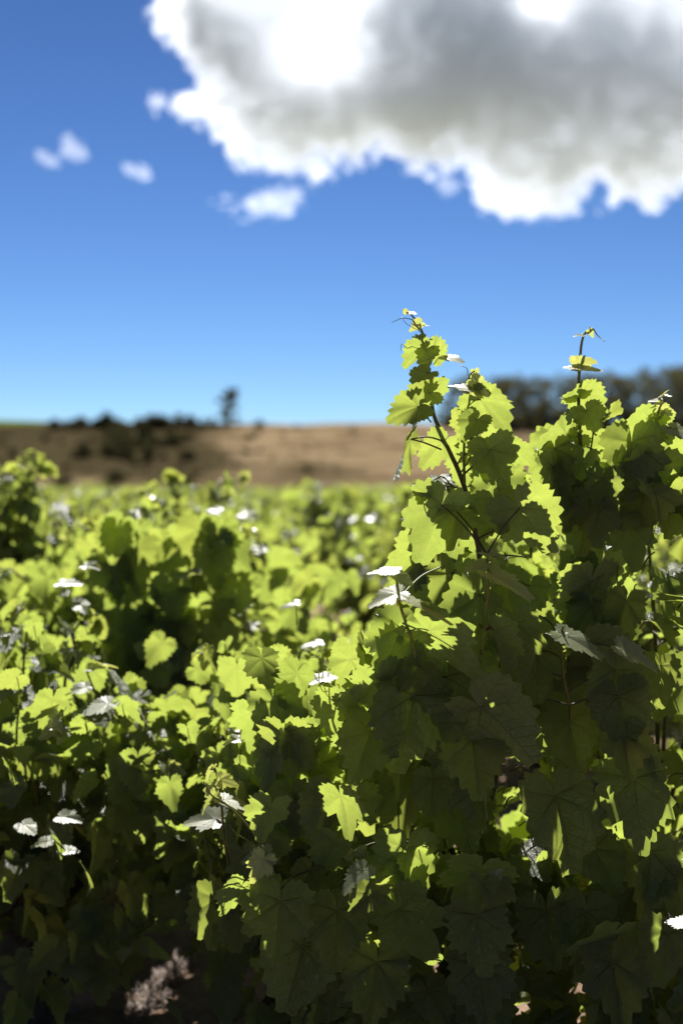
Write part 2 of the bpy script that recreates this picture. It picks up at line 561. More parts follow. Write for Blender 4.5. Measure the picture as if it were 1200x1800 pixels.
LAB = {'dry': 'small scrubby bush scattered over the dry brown hillside', 'under': 'dark bush under the treeline behind the right vine', 'sky': 'dark round bush on the skyline at the left of the hill', 'mid': 'dark bush in the gully down the brown hillside',
       'low': 'dark bush standing alone on the dry brown slope', 'round': 'small round bush on the skyline right beside the lone tree'}
li = 0
for i, (px, py, s, kd) in enumerate(SH):
    p = hill_hit(px, max(py, 752) if kd in ('sky', 'round') else py)
    if kd == 'under':
        y = 206 + (i * 7) % 11; p = Vector(((px - 600) / FPX * y, y, 0))
    D = p.y
    m = shrubs[i % 4]
    t = empty('hill_bush', (p.x, p.y, hill_height(p.x, p.y) - 0.1))
    q = s / FPX * D
    t.scale = (q * rnd.uniform(0.9, 1.3), q, q * rnd.uniform(0.8, 1.15)); t.rotation_euler = (0, 0, rnd.uniform(0, 6.28))
    lab = LAB[kd]
    if kd == 'low':
        lab = ('big dark bush low on the slope, right above the left vines', 'dark bush near the slope foot, left of the biggest one', 'dark bush on the slope above the tall left vine',
               'bush near the left edge halfway up the brown hill', 'small bush between the left edge and the gully', 'bush on the slope just right of the gully', 'tiny bush on the skyline halfway to the sharp vine',
               'small dark bush just under the skyline near the sharp vine', 'low bush under the lone skyline tree', 'bush low on the slope at the left edge', 'small bush low on the slope right of the gully',
               'small bush low on the tan slope near the middle', 'small low bush on the tan slope, nearest to the sharp vine')[li]
        li += 1
    tag(t, lab, 'bush', {'dry': 'small scrub dotted over the hillside', 'under': 'bushes at the foot of the treeline', 'sky': 'bushes along the hill skyline', 'mid': 'bushes in the hillside gully', 'low': 'scattered bushes on the slope', 'round': None}[kd])
    link('stem', m[0], t); link('foliage', m[1], t)
# ------------------------------------------------------------------ vine materials
def leaf_mat(name, top, under, trans, w, rough, use_attr, yellow, yvar=0.5, relief=0.7, vc=0.6):
    N = Nodes(name)
    if use_attr: rv = N.n('Attribute', attribute_name='tone').outputs['Fac']
    else: rv = N.n('ObjectInfo').outputs['Random']
    uv = N.n('UVMap', uv_map='vein')
    sep = N.n('SeparateXYZ', {0: uv.outputs[0]})
    s, t = sep.outputs[0], sep.outputs[1]
    prim = N.math('SUBTRACT', 1.0, N.math('DIVIDE', t, N.math('MULTIPLY_ADD', s, -0.011, 0.021)), clamp=True)
    ph = N.math('FRACT', N.math('MULTIPLY', N.math('SUBTRACT', s, N.math('MULTIPLY', t, 0.75)), 7.5))
    sec = N.math('SUBTRACT', 1.0, N.math('DIVIDE', N.math('ABSOLUTE', N.math('SUBTRACT', ph, 0.5)), 0.075), clamp=True)
    vein = N.math('MAXIMUM', prim, N.math('MULTIPLY', sec, 0.55))
    gp = N.n('TexCoord')
    nz = N.n('TexNoise', {'Vector': gp.outputs['Object'], 'Scale': 5.0, 'Detail': 5.0, 'Roughness': 0.65})
    fine = N.n('TexVoronoi', {'Vector': gp.outputs['Object'], 'Scale': 26.0}, feature='DISTANCE_TO_EDGE')
    back = N.n('NewGeometry').outputs['Backfacing']
    mott = N.ramp(nz.outputs[0], [(0.3, (0.72, 0.75, 0.7)), (0.7, (1.18, 1.14, 1.1))])
    y = N.math('MULTIPLY', N.math('POWER', rv, 2.2), yvar)
    tp = N.mix(y, rgb(*top), rgb(*yellow))
    tp = N.mix(N.math('MULTIPLY', vein, vc), tp.outputs[0], rgb(top[0] * 3.2, top[1] * 2.4, top[2] * 3))
    un = N.mix(N.math('MULTIPLY', vein, 0.5), rgb(*under), rgb(under[0] * 1.7, under[1] * 1.5, under[2] * 1.5))
    sc = N.mix(back, tp.outputs[0], un.outputs[0])
    sc = N.mix(1.0, sc.outputs[0], mott.outputs[0], 'MULTIPLY')
    sp = N.n('TexNoise', {'Vector': gp.outputs['Object'], 'Scale': 9.0, 'Detail': 3.0})
    spot = N.ramp(sp.outputs[0], [(0.66, (0, 0, 0)), (0.72, (0.6, 0.6, 0.6))])        # a few dry brown blotches
    sc = N.mix(spot.outputs[0], sc.outputs[0], rgb(0.16, 0.10, 0.04))
    tc = N.mix(y, rgb(*trans), rgb(trans[0] * 1.18, trans[1] * 1.02, trans[2]))
    tc = N.mix(1.0, tc.outputs[0], N.mix(0.45, rgb(1, 1, 1), mott.outputs[0]).outputs[0], 'MULTIPLY')
    tc = N.mix(N.math('MULTIPLY', vein, 0.45), tc.outputs[0], rgb(trans[0] * 0.6, trans[1] * 0.5, trans[2] * 0.8))
    h = N.math('ADD', N.math('MULTIPLY', vein, -0.6), N.math('MULTIPLY', fine.outputs[0], 0.12))
    bp = N.n('Bump', {'Strength': relief, 'Distance': 0.07, 'Height': h})
    pr = N.n('BsdfPrincipled', {'Base Color': sc.outputs[0], 'Roughness': N.math('MULTIPLY_ADD', back, 0.3, rough),
                                'Specular IOR Level': N.math('MULTIPLY_ADD', back, -0.4, 0.65), 'Normal': bp.outputs[0]})
    tl = N.n('BsdfTranslucent', {'Color': tc.outputs[0]})
    m = N.n('MixShader', {0: w, 1: pr, 2: tl})
    return N.surf(m)


TOP, UNDER, TRANS, YEL = (0.090, 0.113, 0.054), (0.145, 0.165, 0.105), (0.46, 0.57, 0.095), (0.10, 0.125, 0.035)
M_leaf = leaf_mat('vine_leaf', TOP, UNDER, TRANS, 0.43, 0.34, False, YEL)
M_leaf_mass = leaf_mat('vine_leaf_mass', TOP, UNDER, TRANS, 0.43, 0.34, True, YEL, 0.7)
M_young = leaf_mat('young_vine_leaf', (0.24, 0.27, 0.15), (0.30, 0.33, 0.22), (0.55, 0.60, 0.13), 0.45, 0.42, False, (0.26, 0.28, 0.14), 0.5, 0.12, 0.15)


def cane_mat():
    N = Nodes('vine_cane')
    at_ = N.n('Attribute', attribute_name='tone')
    c = N.ramp(at_.outputs['Fac'], [(0.0, (0.060, 0.030, 0.020)), (0.35, (0.085, 0.060, 0.028)), (0.7, (0.15, 0.17, 0.045)), (1.0, (0.33, 0.38, 0.10))])
    tc = N.n('TexCoord')
    nz = N.n('TexNoise', {'Vector': tc.outputs['Object'], 'Scale': 90.0, 'Detail': 4.0})
    v = N.ramp(nz.outputs[0], [(0.35, (0.7, 0.65, 0.6)), (0.65, (1.15, 1.1, 1.05))])
    col = N.mix(1.0, c.outputs[0], v.outputs[0], 'MULTIPLY')
    p = N.n('BsdfPrincipled', {'Base Color': col.outputs[0], 'Roughness': 0.5, 'Specular IOR Level': 0.35})
    t = N.n('BsdfTranslucent', {'Color': col.outputs[0]})
    return N.surf(N.n('MixShader', {0: N.math('MULTIPLY', at_.outputs['Fac'], 0.35), 1: p, 2: t}))


M_cane = cane_mat()
M_vbark = bark_mat('vine_bark', (0.018, 0.012, 0.009), (0.085, 0.06, 0.042), 35)


# ------------------------------------------------------------------ leaf shapes
def leaf_geo(seed, per, nr, young=False, flat=False):
    """a grape leaf lying in XY, stalk joint at the origin, tip at (0,1); returns verts, faces, uv per corner"""
    rng = np.random.default_rng(seed)
    nt = 10 + seed % 3
    if per < 1: nt, per = int(nt * per), 2
    fr = {4: [0, 0.34, 0.62, 0.8], 3: [0, 0.3, 0.6], 2: [0, 0.6]}[per]
    half = np.array([(k + f) / nt for k in range(nt) for f in fr] + [1.0])
    u = half * nt
    ah = 176 * half ** 1.07
    jit = rng.uniform(-0.25, 0.25, len(ah)) * 176 / nt / per
    ah = ah + jit * (half > 0) * (half < 1)
    th = np.concatenate([-ah[::-1], ah[1:]]); u = np.concatenate([u[::-1], u[1:]])
    na = len(th) - 1
    lob = rng.uniform(0.0, 1.0)
    s1 = 0.82 - 0.17 * lob; s2 = 0.61 - 0.10 * lob
    ca = [0, 12, 28, 48, 60, 80, 104, 126, 150, 168, 176]
    def side():
        j = lambda: rng.uniform(0.94, 1.06)
        return [1.0, 0.90, s1 * j(), 0.73 * j(), 0.70 * j(), s2 * j(), 0.60 * j(), 0.52 * j(), 0.40 * j(), 0.30 * j(), 0.07]
    def interp(a, vals):
        i = np.clip(np.searchsorted(ca, a, 'right') - 1, 0, len(ca) - 2)
        x0 = np.array(ca)[i]; x1 = np.array(ca)[i + 1]
        f = (a - x0) / (x1 - x0); f = f * f * (3 - 2 * f)
        v = np.array(vals)
        return v[i] * (1 - f) + v[i + 1] * f
    Rl, Rr = side(), side()
    a = np.abs(th)
    Rr_ = np.where(th < 0, interp(a, Rl), interp(a, Rr))
    fr = u - np.floor(u + 1e-9)
    saw = np.where(fr < 0.61, fr / 0.62, (1 - fr) / 0.38)
    big = 0.62 + 0.38 * np.sin(np.floor(u + 1e-9) * 2.4 + seed) ** 2
    depth = (0.17 if not young else 0.22) * big * np.clip((172 - a) / 30, 0, 1)
    tipboost = np.exp(-(a / 7.0) ** 2) * 0.06
    Rr_ = Rr_ * (1 + depth * (saw - 0.6)) + tipboost
    if young: Rr_ = Rr_ * np.where(a > 20, 0.88, 1)
    rho = (np.arange(1, nr + 1) / nr) ** 0.9
    T = np.radians(th)
    x = 0.92 * (rho[:, None] * Rr_[None]) * np.sin(T)[None]
    y = (rho[:, None] * Rr_[None]) * np.cos(T)[None]
    P = np.concatenate([[[0, 0]], np.stack([x, y], -1).reshape(-1, 2)])
    r_ = np.hypot(P[:, 0], P[:, 1]); ang = np.degrees(np.arctan2(P[:, 0], P[:, 1]))
    veins = np.array([0, 50, -50, 104, -104.0])
    dv = np.min(np.abs(ang[:, None] - veins[None]), 1)
    fold = rng.uniform(0.02, 0.42) if not young else rng.uniform(0.06, 0.3) if seed % 3 else rng.uniform(0.35, 0.7)
    droop = rng.uniform(0.05, 0.5); curl = rng.uniform(-0.1, 0.34); wav = rng.uniform(0.02, 0.095)
    z = fold * np.abs(P[:, 0]) ** 1.15 - droop * np.clip(P[:, 1], 0, None) ** 2 - curl * np.abs(P[:, 0]) ** 2.2 * 1.6
    z += wav * r_ ** 1.5 * np.sin(np.radians(ang) * rng.integers(4, 7) + rng.uniform(0, 6)) * 1.6
    z += 0.055 * np.sin(np.clip(dv / 26, 0, 1) * math.pi / 2) * r_ ** 0.8 * (1 - 0.4 * r_)
    z += 0.10 * rng.uniform(-1, 1) * P[:, 0] * P[:, 1]
    if flat: z *= 0.3
    V = np.stack([P[:, 0], P[:, 1], z], -1)
    W = na + 1
    F, UV = [], []
    def sector(c):
        an = math.degrees(math.atan2(c[0], c[1]))
        v = veins[np.argmin(np.abs(an - veins))]
        return math.sin(math.radians(v)), math.cos(math.radians(v))
    def add(f):
        c = P[list(f)].mean(0); sx, sy = sector(c)
        F.append(f)
        UV.extend([(P[i, 0] * sx + P[i, 1] * sy, abs(P[i, 0] * sy - P[i, 1] * sx)) for i in f])
    for j in range(na):
        add((0, 2 + j, 1 + j))
        for i in range(nr - 1):
            o = 1 + i * W + j
            add((o, o + 1, o + W + 1, o + W))
    return V, F, UV


def leaf_mesh(name, geo, mat):
    V, F, UV = geo
    me = bpy.data.meshes.new(name)
    me.from_pydata(V.tolist(), [], F)
    me.materials.append(mat)
    me.polygons.foreach_set('use_smooth', [True] * len(F))
    uv = me.uv_layers.new(name='vein')
    uv.data.foreach_set('uv', np.array(UV, np.float32).ravel())
    return me


NEAR = [leaf_mesh('leaf', leaf_geo(100 + i, 4, 7), M_leaf) for i in range(20)]
MID = [leaf_mesh('leaf', leaf_geo(100 + i, 2, 3), M_leaf) for i in range(20)]
YOUNG = [leaf_mesh('young_leaf', leaf_geo(200 + i, 3, 4, True), M_young) for i in range(6)]
FLAT = [leaf_mesh('young_leaf', leaf_geo(240 + i, 4, 4, True, True), M_young) for i in range(4)]
FAR_GEO = [leaf_geo(300 + i, 0.35, 1) for i in range(6)]
MASS_GEO = [leaf_geo(320 + i, 2, 2) for i in range(6)]


def frame(tip, nrm):
    y = np.asarray(tip, float); y = y / np.linalg.norm(y)
    z = np.asarray(nrm, float); z = z - y * (z @ y)
    if np.linalg.norm(z) < 1e-4: z = np.cross(y, [0.3, 0.5, 0.8])
    z = z / np.linalg.norm(z)
    return np.stack([np.cross(y, z), y, z], 1)           # columns


class Leaf:
    __slots__ = ('p', 'M', 's', 'young', 'hero', 'flat')
    def __init__(self, p, tip, nrm, s, young=False, hero=False):
        self.p = np.asarray(p, float); self.M = frame(tip, nrm); self.s = s; self.young = young; self.hero = hero; self.flat = False

    def matrix(self):
        m = Matrix.Identity(4)
        for i in range(3):
            for j in range(3): m[i][j] = self.M[i, j] * self.s
            m[i][3] = self.p[i]
        return m


class LeafMass:
    """many leaves joined into one mesh, for what cannot be picked apart"""
    def __init__(self): self.V, self.F, self.UV, self.T, self.n = [], [], [], [], 0

    def add(self, lf, geo, tone):
        V, F, UV = geo
        self.V.append(V * lf.s @ lf.M.T + lf.p)
        self.F.extend([tuple(i + self.n for i in f) for f in F])
        self.UV.append(np.array(UV, np.float32)); self.T.append(np.full(len(V), tone, np.float32)); self.n += len(V)

    def mesh(self, name):
        me = bpy.data.meshes.new(name)
        me.from_pydata(np.concatenate(self.V).tolist(), [], self.F)
        me.materials.append(M_leaf_mass)
        me.polygons.foreach_set('use_smooth', [True] * len(self.F))
        uv = me.uv_layers.new(name='vein'); uv.data.foreach_set('uv', np.concatenate(self.UV).ravel())
        a = me.attributes.new('tone', 'FLOAT', 'POINT'); a.data.foreach_set('value', np.concatenate(self.T))
        return me


SUNV = np.array(sun_dir)


SHAFTS = []      # (point, direction, length, radius): gaps in the canopy where a sunbeam or a sight line gets through


def in_gap(l):
    c = l.p + l.M[:, 1] * l.s * 0.4
    for p, d, L, r in SHAFTS:
        w = c - p; t = w @ d
        if 0.015 < t < L and np.linalg.norm(w - t * d) < r + l.s * 0.42: return True
    return False


class Vine:
    def __init__(self, x, y, label, group, seed, z=0.0):
        self.base = np.array([x, y, z]); self.rng = np.random.default_rng(seed)
        self.label, self.group = label, group
        self.canes, self.leaves, self.tend = [], [], []

    # a bush vine: trunk, arms, canes that rise and arch over, leaves on stalks at each joint
    def grow(self, height, radius, ncane, trunk_h=0.36, leaf=0.115, lean=(0, 0), inner=60, upright=0.2, low=0.1, roof=0):
        g = self.rng; b = self.base
        head = b + np.array([lean[0] * 0.3, lean[1] * 0.3, trunk_h])
        self.trunk(head)
        for i in range(ncane):
            az = 2 * math.pi * (i + g.uniform(-0.3, 0.3)) / ncane
            up = g.random() < upright
            L = height - trunk_h
            rr = radius * (g.uniform(0.25, 0.55) if up else g.uniform(0.65, 1.1))
            top = L * (g.uniform(0.95, 1.12) if up else g.uniform(0.6, 1.0))
            drop = 0 if up else g.uniform(0.1, 0.75) * L
            o = np.array([math.cos(az), math.sin(az), 0])
            side = np.array([-o[1], o[0], 0]) * g.uniform(-0.3, 0.3) * radius
            ts = np.linspace(0, 1, 14)
            pts = [head + o * rr * t ** 0.8 + side * t * t + np.array([lean[0], lean[1], 0]) * t + np.array([0, 0, top * math.sin(min(1, t * 1.45) * math.pi / 2) - drop * max(0, t - 0.55) ** 1.4 * 2.8]) for t in ts]
            pts = np.array(pts) + g.normal(size=(14, 3)) * 0.008
            pts[:, 2] = np.maximum(pts[:, 2], b[2] + 0.06)
            self.canes.append((pts, 0.0055, 0.0018, None))
            self.leafy(pts, o, leaf)
        for k in range(inner):
            d = g.normal(size=3); d /= np.linalg.norm(d)
            q = g.random() ** 0.5
            p = b + np.array([lean[0], lean[1], 0]) * 0.5 + np.array([0, 0, height * 0.40]) + d * q * np.array([radius * 0.95, radius * 0.95, height * 0.38])
            if p[2] < b[2] + low: continue
            self.add_leaf(p, d, leaf * g.uniform(0.7, 1.15))

        for k in range(roof):  # added top leaves turned to the sun, to shade the crown below
            a = g.uniform(0, 6.28); q = g.random() ** 0.5
            p = b + np.array([lean[0] + math.cos(a) * q * radius * 1.05, lean[1] + math.sin(a) * q * radius * 1.05 + 0.08, height * (g.uniform(0.7, 1.0) - 0.12 * q)])
            self.leaves.append(Leaf(p, g.normal(size=3) * 0.6 + np.array([0, 0.2, -0.7]), SUNV + g.normal(size=3) * 0.28, leaf * g.uniform(0.75, 1.15)))

    def trunk(self, head):
        g = self.rng; b = self.base
        t = np.linspace(0, 1, 8)
        pts = b + (head - b) * t[:, None] + np.stack([0.03 * np.sin(t * 7 + g.uniform(0, 6)), 0.03 * np.sin(t * 6 + g.uniform(0, 6)), -0.06 * (1 - t)], -1)
        mb = MB()
        mb.tube(pts, 0, 0, 9, radii=[0.055, 0.048, 0.04, 0.042, 0.037, 0.042, 0.055, 0.035])
        for k in range(4):
            a = 2 * math.pi * (k + g.uniform(-0.2, 0.2)) / 4
            e = pts[-2] + np.array([math.cos(a) * 0.12, math.sin(a) * 0.12, 0.07 + g.uniform(0, 0.05)])
            mb.tube([pts[-3], (pts[-2] + e) / 2 + [0, 0, -0.015], e], 0.03, 0.018, 7)
        self.trunk_mb = mb

    def leafy(self, pts, out, leaf, step=0.055, t0=0.12, size_tip=0.45):
        g = self.rng
        seg = np.linalg.norm(np.diff(pts, axis=0), axis=1); cum = np.concatenate([[0], np.cumsum(seg)])
        s = cum[-1] * t0; sd = 1
        while s < cum[-1]:
            t = s / cum[-1]
            p = np.array([np.interp(s, cum, pts[:, i]) for i in range(3)])
            q = np.array([np.interp(min(s + 0.02, cum[-1]), cum, pts[:, i]) for i in range(3)])
            tan = q - p; tan /= np.linalg.norm(tan) + 1e-9
            lat = np.cross(tan, out + [0, 0, 0.4]); lat /= np.linalg.norm(lat) + 1e-9
            pd = lat * sd * 0.9 + tan * 0.35 + np.array([0, 0, 0.45]) + g.normal(size=3) * 0.3
            pd /= np.linalg.norm(pd)
            sz = leaf * (1 - (1 - size_tip) * max(0, t - 0.4) / 0.6) * g.uniform(0.75, 1.15)
            pl = sz * g.uniform(0.5, 0.85)
            lp = p + pd * pl
            self.petiole(p, lp, pd, sz)
            self.add_leaf(lp, pd * 0.7 + out * 0.3, sz, young=t > 0.93)
            if g.random() < 0.4: self.add_leaf(p + g.normal(size=3) * 0.03, out, sz * g.uniform(0.45, 0.7))
            sd = -sd; s += step * g.uniform(0.8, 1.25) * (1 - 0.35 * t)
        e = pts[-1]; tan = pts[-1] - pts[-2]; tan /= np.linalg.norm(tan)
        for k in range(3):
            d = tan + g.normal(size=3) * 0.6
            self.leaves.append(Leaf(e + d * 0.008, d, [0, 0, 1] + g.normal(size=3) * 0.6, g.uniform(0.025, 0.045), True))

    def petiole(self, a, b, d, sz):
        m = (np.asarray(a) + b) / 2 + np.array([0, 0, -0.1 * sz])
        self.canes.append((np.array([a, m, b]), 0.0016, 0.0011, 0.45))

    def add_leaf(self, p, out, sz, young=False):
        g = self.rng
        o = np.array([out[0], out[1], 0.0]); o /= np.linalg.norm(o) + 1e-6
        n = np.array([0, 0, 0.5]) + SUNV * 0.25 + o * g.uniform(0.5, 1.4) + g.normal(size=3) * 0.42
        tip = o * 0.8 + np.array([0, 0, -g.uniform(0.2, 1.1)]) + g.normal(size=3) * 0.45
        self.leaves.append(Leaf(p, tip, n, sz, young))

    def build(self, mode, cap=300, name='grape_vine', proto=None):
        """mode near | mid: leaves are objects; far: one mass"""
        g = self.rng
        root = empty(name, self.base)
        tag(root, self.label, 'grapevine', self.group)
        B = Vector(self.base)
        loc = lambda a: np.asarray(a) - self.base
        tm = self.trunk_mb
        tm.v = [v - self.base for v in tm.v]
        link('trunk', tm.mesh('trunk', [M_vbark]), root)
        cb = MB()
        seg = 7 if mode == 'near' else (5 if mode == 'mid' else 4)
        singles = []
        for pts, r0, r1, tone in self.canes:
            pts = loc(pts)
            if tone is None:
                mbx = MB(); k = len(pts)
                rr = r0 + (r1 - r0) * np.linspace(0, 1, k)
                mbx.tube(pts, 0, 0, seg, radii=rr)
                mbx.t = [0.3 + 0.65 * (i // seg) / k if i < seg * k else 0.5 for i in range(len(mbx.t))]
                singles.append(mbx)
            elif mode != 'far': cb.tube(pts, r0, r1, max(3, seg - 2), tone)
        if mode == 'far':
            allc = MB()
            for m in singles:
                allc.add(np.concatenate(m.v), m.f, 0.5); 
            o = link('canes', allc.mesh('canes', [M_cane]), root); o['kind'] = 'stuff'
        else:
            for m in singles: link('cane', m.mesh('cane', [M_cane]), root)
            if cb.n:
                o = link('leaf_stalks', cb.mesh('leaf_stalks', [M_cane]), root); o['kind'] = 'stuff'
        for pts, r, tone in self.tend:
            mbx = MB(); mbx.tube(loc(pts), r, r * 0.45, 6, tone)
            link('tendril', mbx.mesh('tendril', [M_cane]), root)
        if mode != 'far': self.leaves = [l for l in self.leaves if l.hero or not in_gap(l)]
        rest = self.leaves
        if mode != 'far':
            def rank(l):
                v = l.p - np.array(CAM); d = v[1]
                px = v[0] / d * FPX + 600; py = 850 - v[2] / d * FPX
                off = 0 if (-40 < px < 1240 and 400 < py < 1840) else 50
                return (0 if l.hero else 1) + off + d * 0.3
            order = sorted(self.leaves, key=rank)
            singles_, rest = order[:cap], order[cap:]
            for l in singles_:
                if l.flat: me = FLAT[g.integers(len(FLAT))]
                elif l.young: me = YOUNG[g.integers(len(YOUNG))]
                else: me = (NEAR if mode == 'near' else MID)[g.integers(20)]
                o = link('leaf', me, root)
                m = l.matrix(); m.translation -= B
                o.matrix_local = m
        if rest:
            lm = LeafMass()
            for l in rest:
                l2 = Leaf(l.p - self.base, l.M[:, 1], l.M[:, 2], l.s)
                lm.add(l2, (FAR_GEO if mode == 'far' else MASS_GEO)[g.integers(6)], 1.0 if l.young else g.random())
            o = link('foliage', lm.mesh('foliage'), root); o['kind'] = 'stuff'
        return root
# ------------------------------------------------------------------ the big vine at the right: shoots and leaves read off the photo
DF = 2.32
right1 = Vine(0.25, 2.72, 'tall grapevine in sharp focus with the highest shoot against the sky', 'grapevines nearest the camera', 11)
right2 = Vine(0.66, 2.95, 'sharp grapevine at the right edge with two thin shoots rising before the treeline', 'grapevines nearest the camera', 12)
right1.trunk(right1.base + np.array([0, 0, 0.4])); right2.trunk(right2.base + np.array([0, 0, 0.45]))


def smooth_path(p, n=4):
    p = np.asarray(p, float); out = []
    for i in range(len(p) - 1):
        p0, p1, p2, p3 = p[max(i - 1, 0)], p[i], p[i + 1], p[min(i + 2, len(p) - 1)]
        for t in np.linspace(0, 1, n, endpoint=False):
            out.append(0.5 * (2 * p1 + (p2 - p0) * t + (2 * p0 - 5 * p1 + 4 * p2 - p3) * t * t + (3 * p1 - p0 - 3 * p2 + p3) * t ** 3))
    out.append(p[-1])
    return np.array(out)


def shoot(v, pts, d0, d1, w0, w1, tone=None):
    k = len(pts)
    P = smooth_path([at(x, y, d0 + (d1 - d0) * i / (k - 1)) for i, (x, y) in enumerate(pts)])
    d = (d0 + d1) / 2
    v.canes.append((P, w0 / 2 / FPX * d, w1 / 2 / FPX * d, tone))
    return P


def tendril(v, pts, d, w=2.2, tone=0.75):
    P = smooth_path([at(x, y, d + 0.012 * math.sin(i * 2.1)) for i, (x, y) in enumerate(pts)], 5)
    v.tend.append((P, w / 2 / FPX * d, tone))


S = {}
S[1] = (right1, shoot(right1, [(850, 1010), (822, 880), (806, 830), (790, 795), (775, 760), (762, 730), (757, 690), (752, 640), (748, 605), (742, 585), (733, 567), (722, 553), (714, 549)], 2.40, 2.30, 10, 2.5))
S[2] = (right1, shoot(right1, [(816, 850), (815, 800), (817, 750), (820, 705), (822, 680), (825, 660), (834, 652)], 2.38, 2.33, 6, 2.5, 0.8))
S[3] = (right2, shoot(right2, [(1035, 950), (1025, 850), (1020, 790), (1017, 740), (1016, 690), (1018, 640), (1022, 600), (1030, 583), (1042, 578)], 2.5, 2.42, 9, 3))
S[4] = (right2, shoot(right2, [(1130, 920), (1140, 850), (1147, 800), (1152, 760), (1153, 720), (1157, 702), (1166, 692)], 2.5, 2.45, 8, 3, 0.7))
S[5] = (right1, shoot(right1, [(846, 1150), (850, 1110), (852, 1070), (858, 1040), (857, 1000), (855, 975)], 2.26, 2.20, 7, 4, 0.85))
S[6] = (right1, shoot(right1, [(750, 1220), (735, 1180), (722, 1120), (708, 1080), (700, 1050), (697, 1020), (691, 1004)], 2.27, 2.20, 8, 4, 0.85))
S[7] = (right2, shoot(right2, [(1000, 1240), (990, 1190), (987, 1150), (984, 1120), (990, 1100)], 2.32, 2.26, 6, 3, 0.6))
S[8] = (right1, shoot(right1, [(640, 1330), (600, 1260), (580, 1215), (575, 1185)], 2.4, 2.3, 6, 3, 0.6))
S[9] = (right1, shoot(right1, [(520, 1640), (500, 1590), (480, 1540), (455, 1480), (425, 1440), (395, 1412), (372, 1398), (360, 1378)], 2.34, 2.38, 6, 2.5, 0.75))
S[10] = (right1, shoot(right1, [(402, 1520), (394, 1470), (390, 1420), (386, 1385), (378, 1352), (370, 1347)], 2.5, 2.42, 6, 3, 0.55))
S[11] = (right1, shoot(right1, [(550, 1550), (590, 1518), (625, 1496), (660, 1482), (700, 1476), (760, 1500)], 2.5, 2.45, 5, 5, 0.6))
shoot(right1, [(702, 1053), (722, 1030), (745, 1010), (780, 995)], 2.27, 2.36, 5, 3, 0.9)
shoot(right1, [(775, 790), (745, 778), (722, 772)], 2.33, 2.28, 3.5, 2.5, 0.2)      # dark stalks of the top shoot
shoot(right1, [(757, 742), (748, 730), (740, 718)], 2.32, 2.28, 3, 2.5, 0.2)
shoot(right1, [(810, 838), (835, 815), (862, 790)], 2.36, 2.28, 4.5, 3.5, 0.1)
shoot(right1, [(806, 835), (820, 815), (835, 788)], 2.37, 2.36, 3, 2.5, 0.1)
shoot(right1, [(880, 945), (900, 920), (915, 897)], 2.42, 2.28, 6, 4, 0.1)
shoot(right1, [(815, 868), (795, 855), (775, 838), (745, 858)], 2.38, 2.32, 3, 2.5, 0.2)
shoot(right1, [(850, 1045), (870, 1030), (878, 1015)], 2.3, 2.25, 4, 3, 0.85)
shoot(right1, [(850, 1110), (838, 1090), (828, 1072)], 2.34, 2.27, 4, 3, 0.8)
shoot(right2, [(1012, 860), (1035, 800), (1042, 760)], 2.5, 2.45, 4, 3, 0.15)
shoot(right2, [(1100, 880), (1080, 830), (1060, 800), (1030, 785)], 2.6, 2.5, 5, 3, 0.15)
shoot(right2, [(1147, 830), (1170, 800), (1190, 788)], 2.5, 2.48, 4, 3, 0.3)
shoot(right2, [(1148, 830), (1135, 810), (1120, 795)], 2.5, 2.48, 3, 2.5, 0.3)
shoot(right1, [(790, 1370), (785, 1390), (790, 1420), (800, 1440)], 2.36, 2.36, 3, 2, 0.5)

tendril(right1, [(743, 600), (733, 604), (716, 612), (706, 604), (704, 617)], 2.30, 1.8, 0.5)
tendril(right1, [(746, 600), (754, 603), (758, 610), (763, 613)], 2.30, 1.8, 0.5)
tendril(right1, [(738, 570), (724, 562), (708, 559), (697, 563), (688, 567)], 2.30, 2.2, 0.8)
tendril(right1, [(740, 585), (732, 578), (715, 570), (705, 557)], 2.30, 1.6, 0.8)
tendril(right1, [(822, 660), (820, 648), (815, 645), (806, 643)], 2.33, 1.6, 0.8)
tendril(right1, [(757, 895), (745, 880), (742, 868), (752, 852), (775, 845)], 2.30, 2.6, 0.6)
tendril(right1, [(578, 1190), (570, 1172), (562, 1158), (545, 1155)], 2.30, 2.2, 0.9)
tendril(right1, [(572, 1172), (562, 1160), (556, 1150), (560, 1141)], 2.30, 2.0, 0.9)
tendril(right1, [(878, 865), (873, 848), (880, 840), (890, 850)], 2.27, 2.4, 0.8)
tendril(right1, [(862, 1370), (865, 1385), (855, 1395), (853, 1415), (855, 1440), (848, 1460), (838, 1482)], 2.30, 2.8, 0.9)
tendril(right1, [(845, 1390), (852, 1412), (864, 1405), (866, 1378)], 2.31, 1.8, 0.6)
tendril(right2, [(1150, 890), (1150, 930), (1140, 955), (1125, 957)], 2.4, 2.0, 0.6)
tendril(right2, [(1138, 950), (1145, 965), (1156, 966)], 2.4, 1.8, 0.6)
tendril(right2, [(1042, 578), (1050, 590), (1062, 600)], 2.42, 2.4, 0.6)
tendril(right1, [(395, 1412), (425, 1430), (448, 1440), (455, 1428), (445, 1420)], 2.38, 3, 0.9)
tendril(right1, [(470, 1500), (440, 1480), (415, 1465), (403, 1450)], 2.36, 3, 0.9)
tendril(right1, [(600, 1545), (612, 1530), (605, 1545), (603, 1580)], 2.36, 2, 0.6)
tendril(right1, [(645, 1490), (648, 1508), (655, 1525)], 2.45, 3, 0.7)
tendril(right1, [(392, 1408), (378, 1402), (362, 1395), (358, 1372)], 2.45, 2.4, 0.7)

PREF = {'d': (0.25, 0.78, 0.55), 'b': (0, 0.78, 0.62), 'c': (0, -0.82, 0.55), 'u': (-0.09, -0.37, 0.92), 's': (0.75, 0.35, 0.5), 'w': (-0.75, 0.35, 0.5), 'e': (0, -0.12, 1.0)}
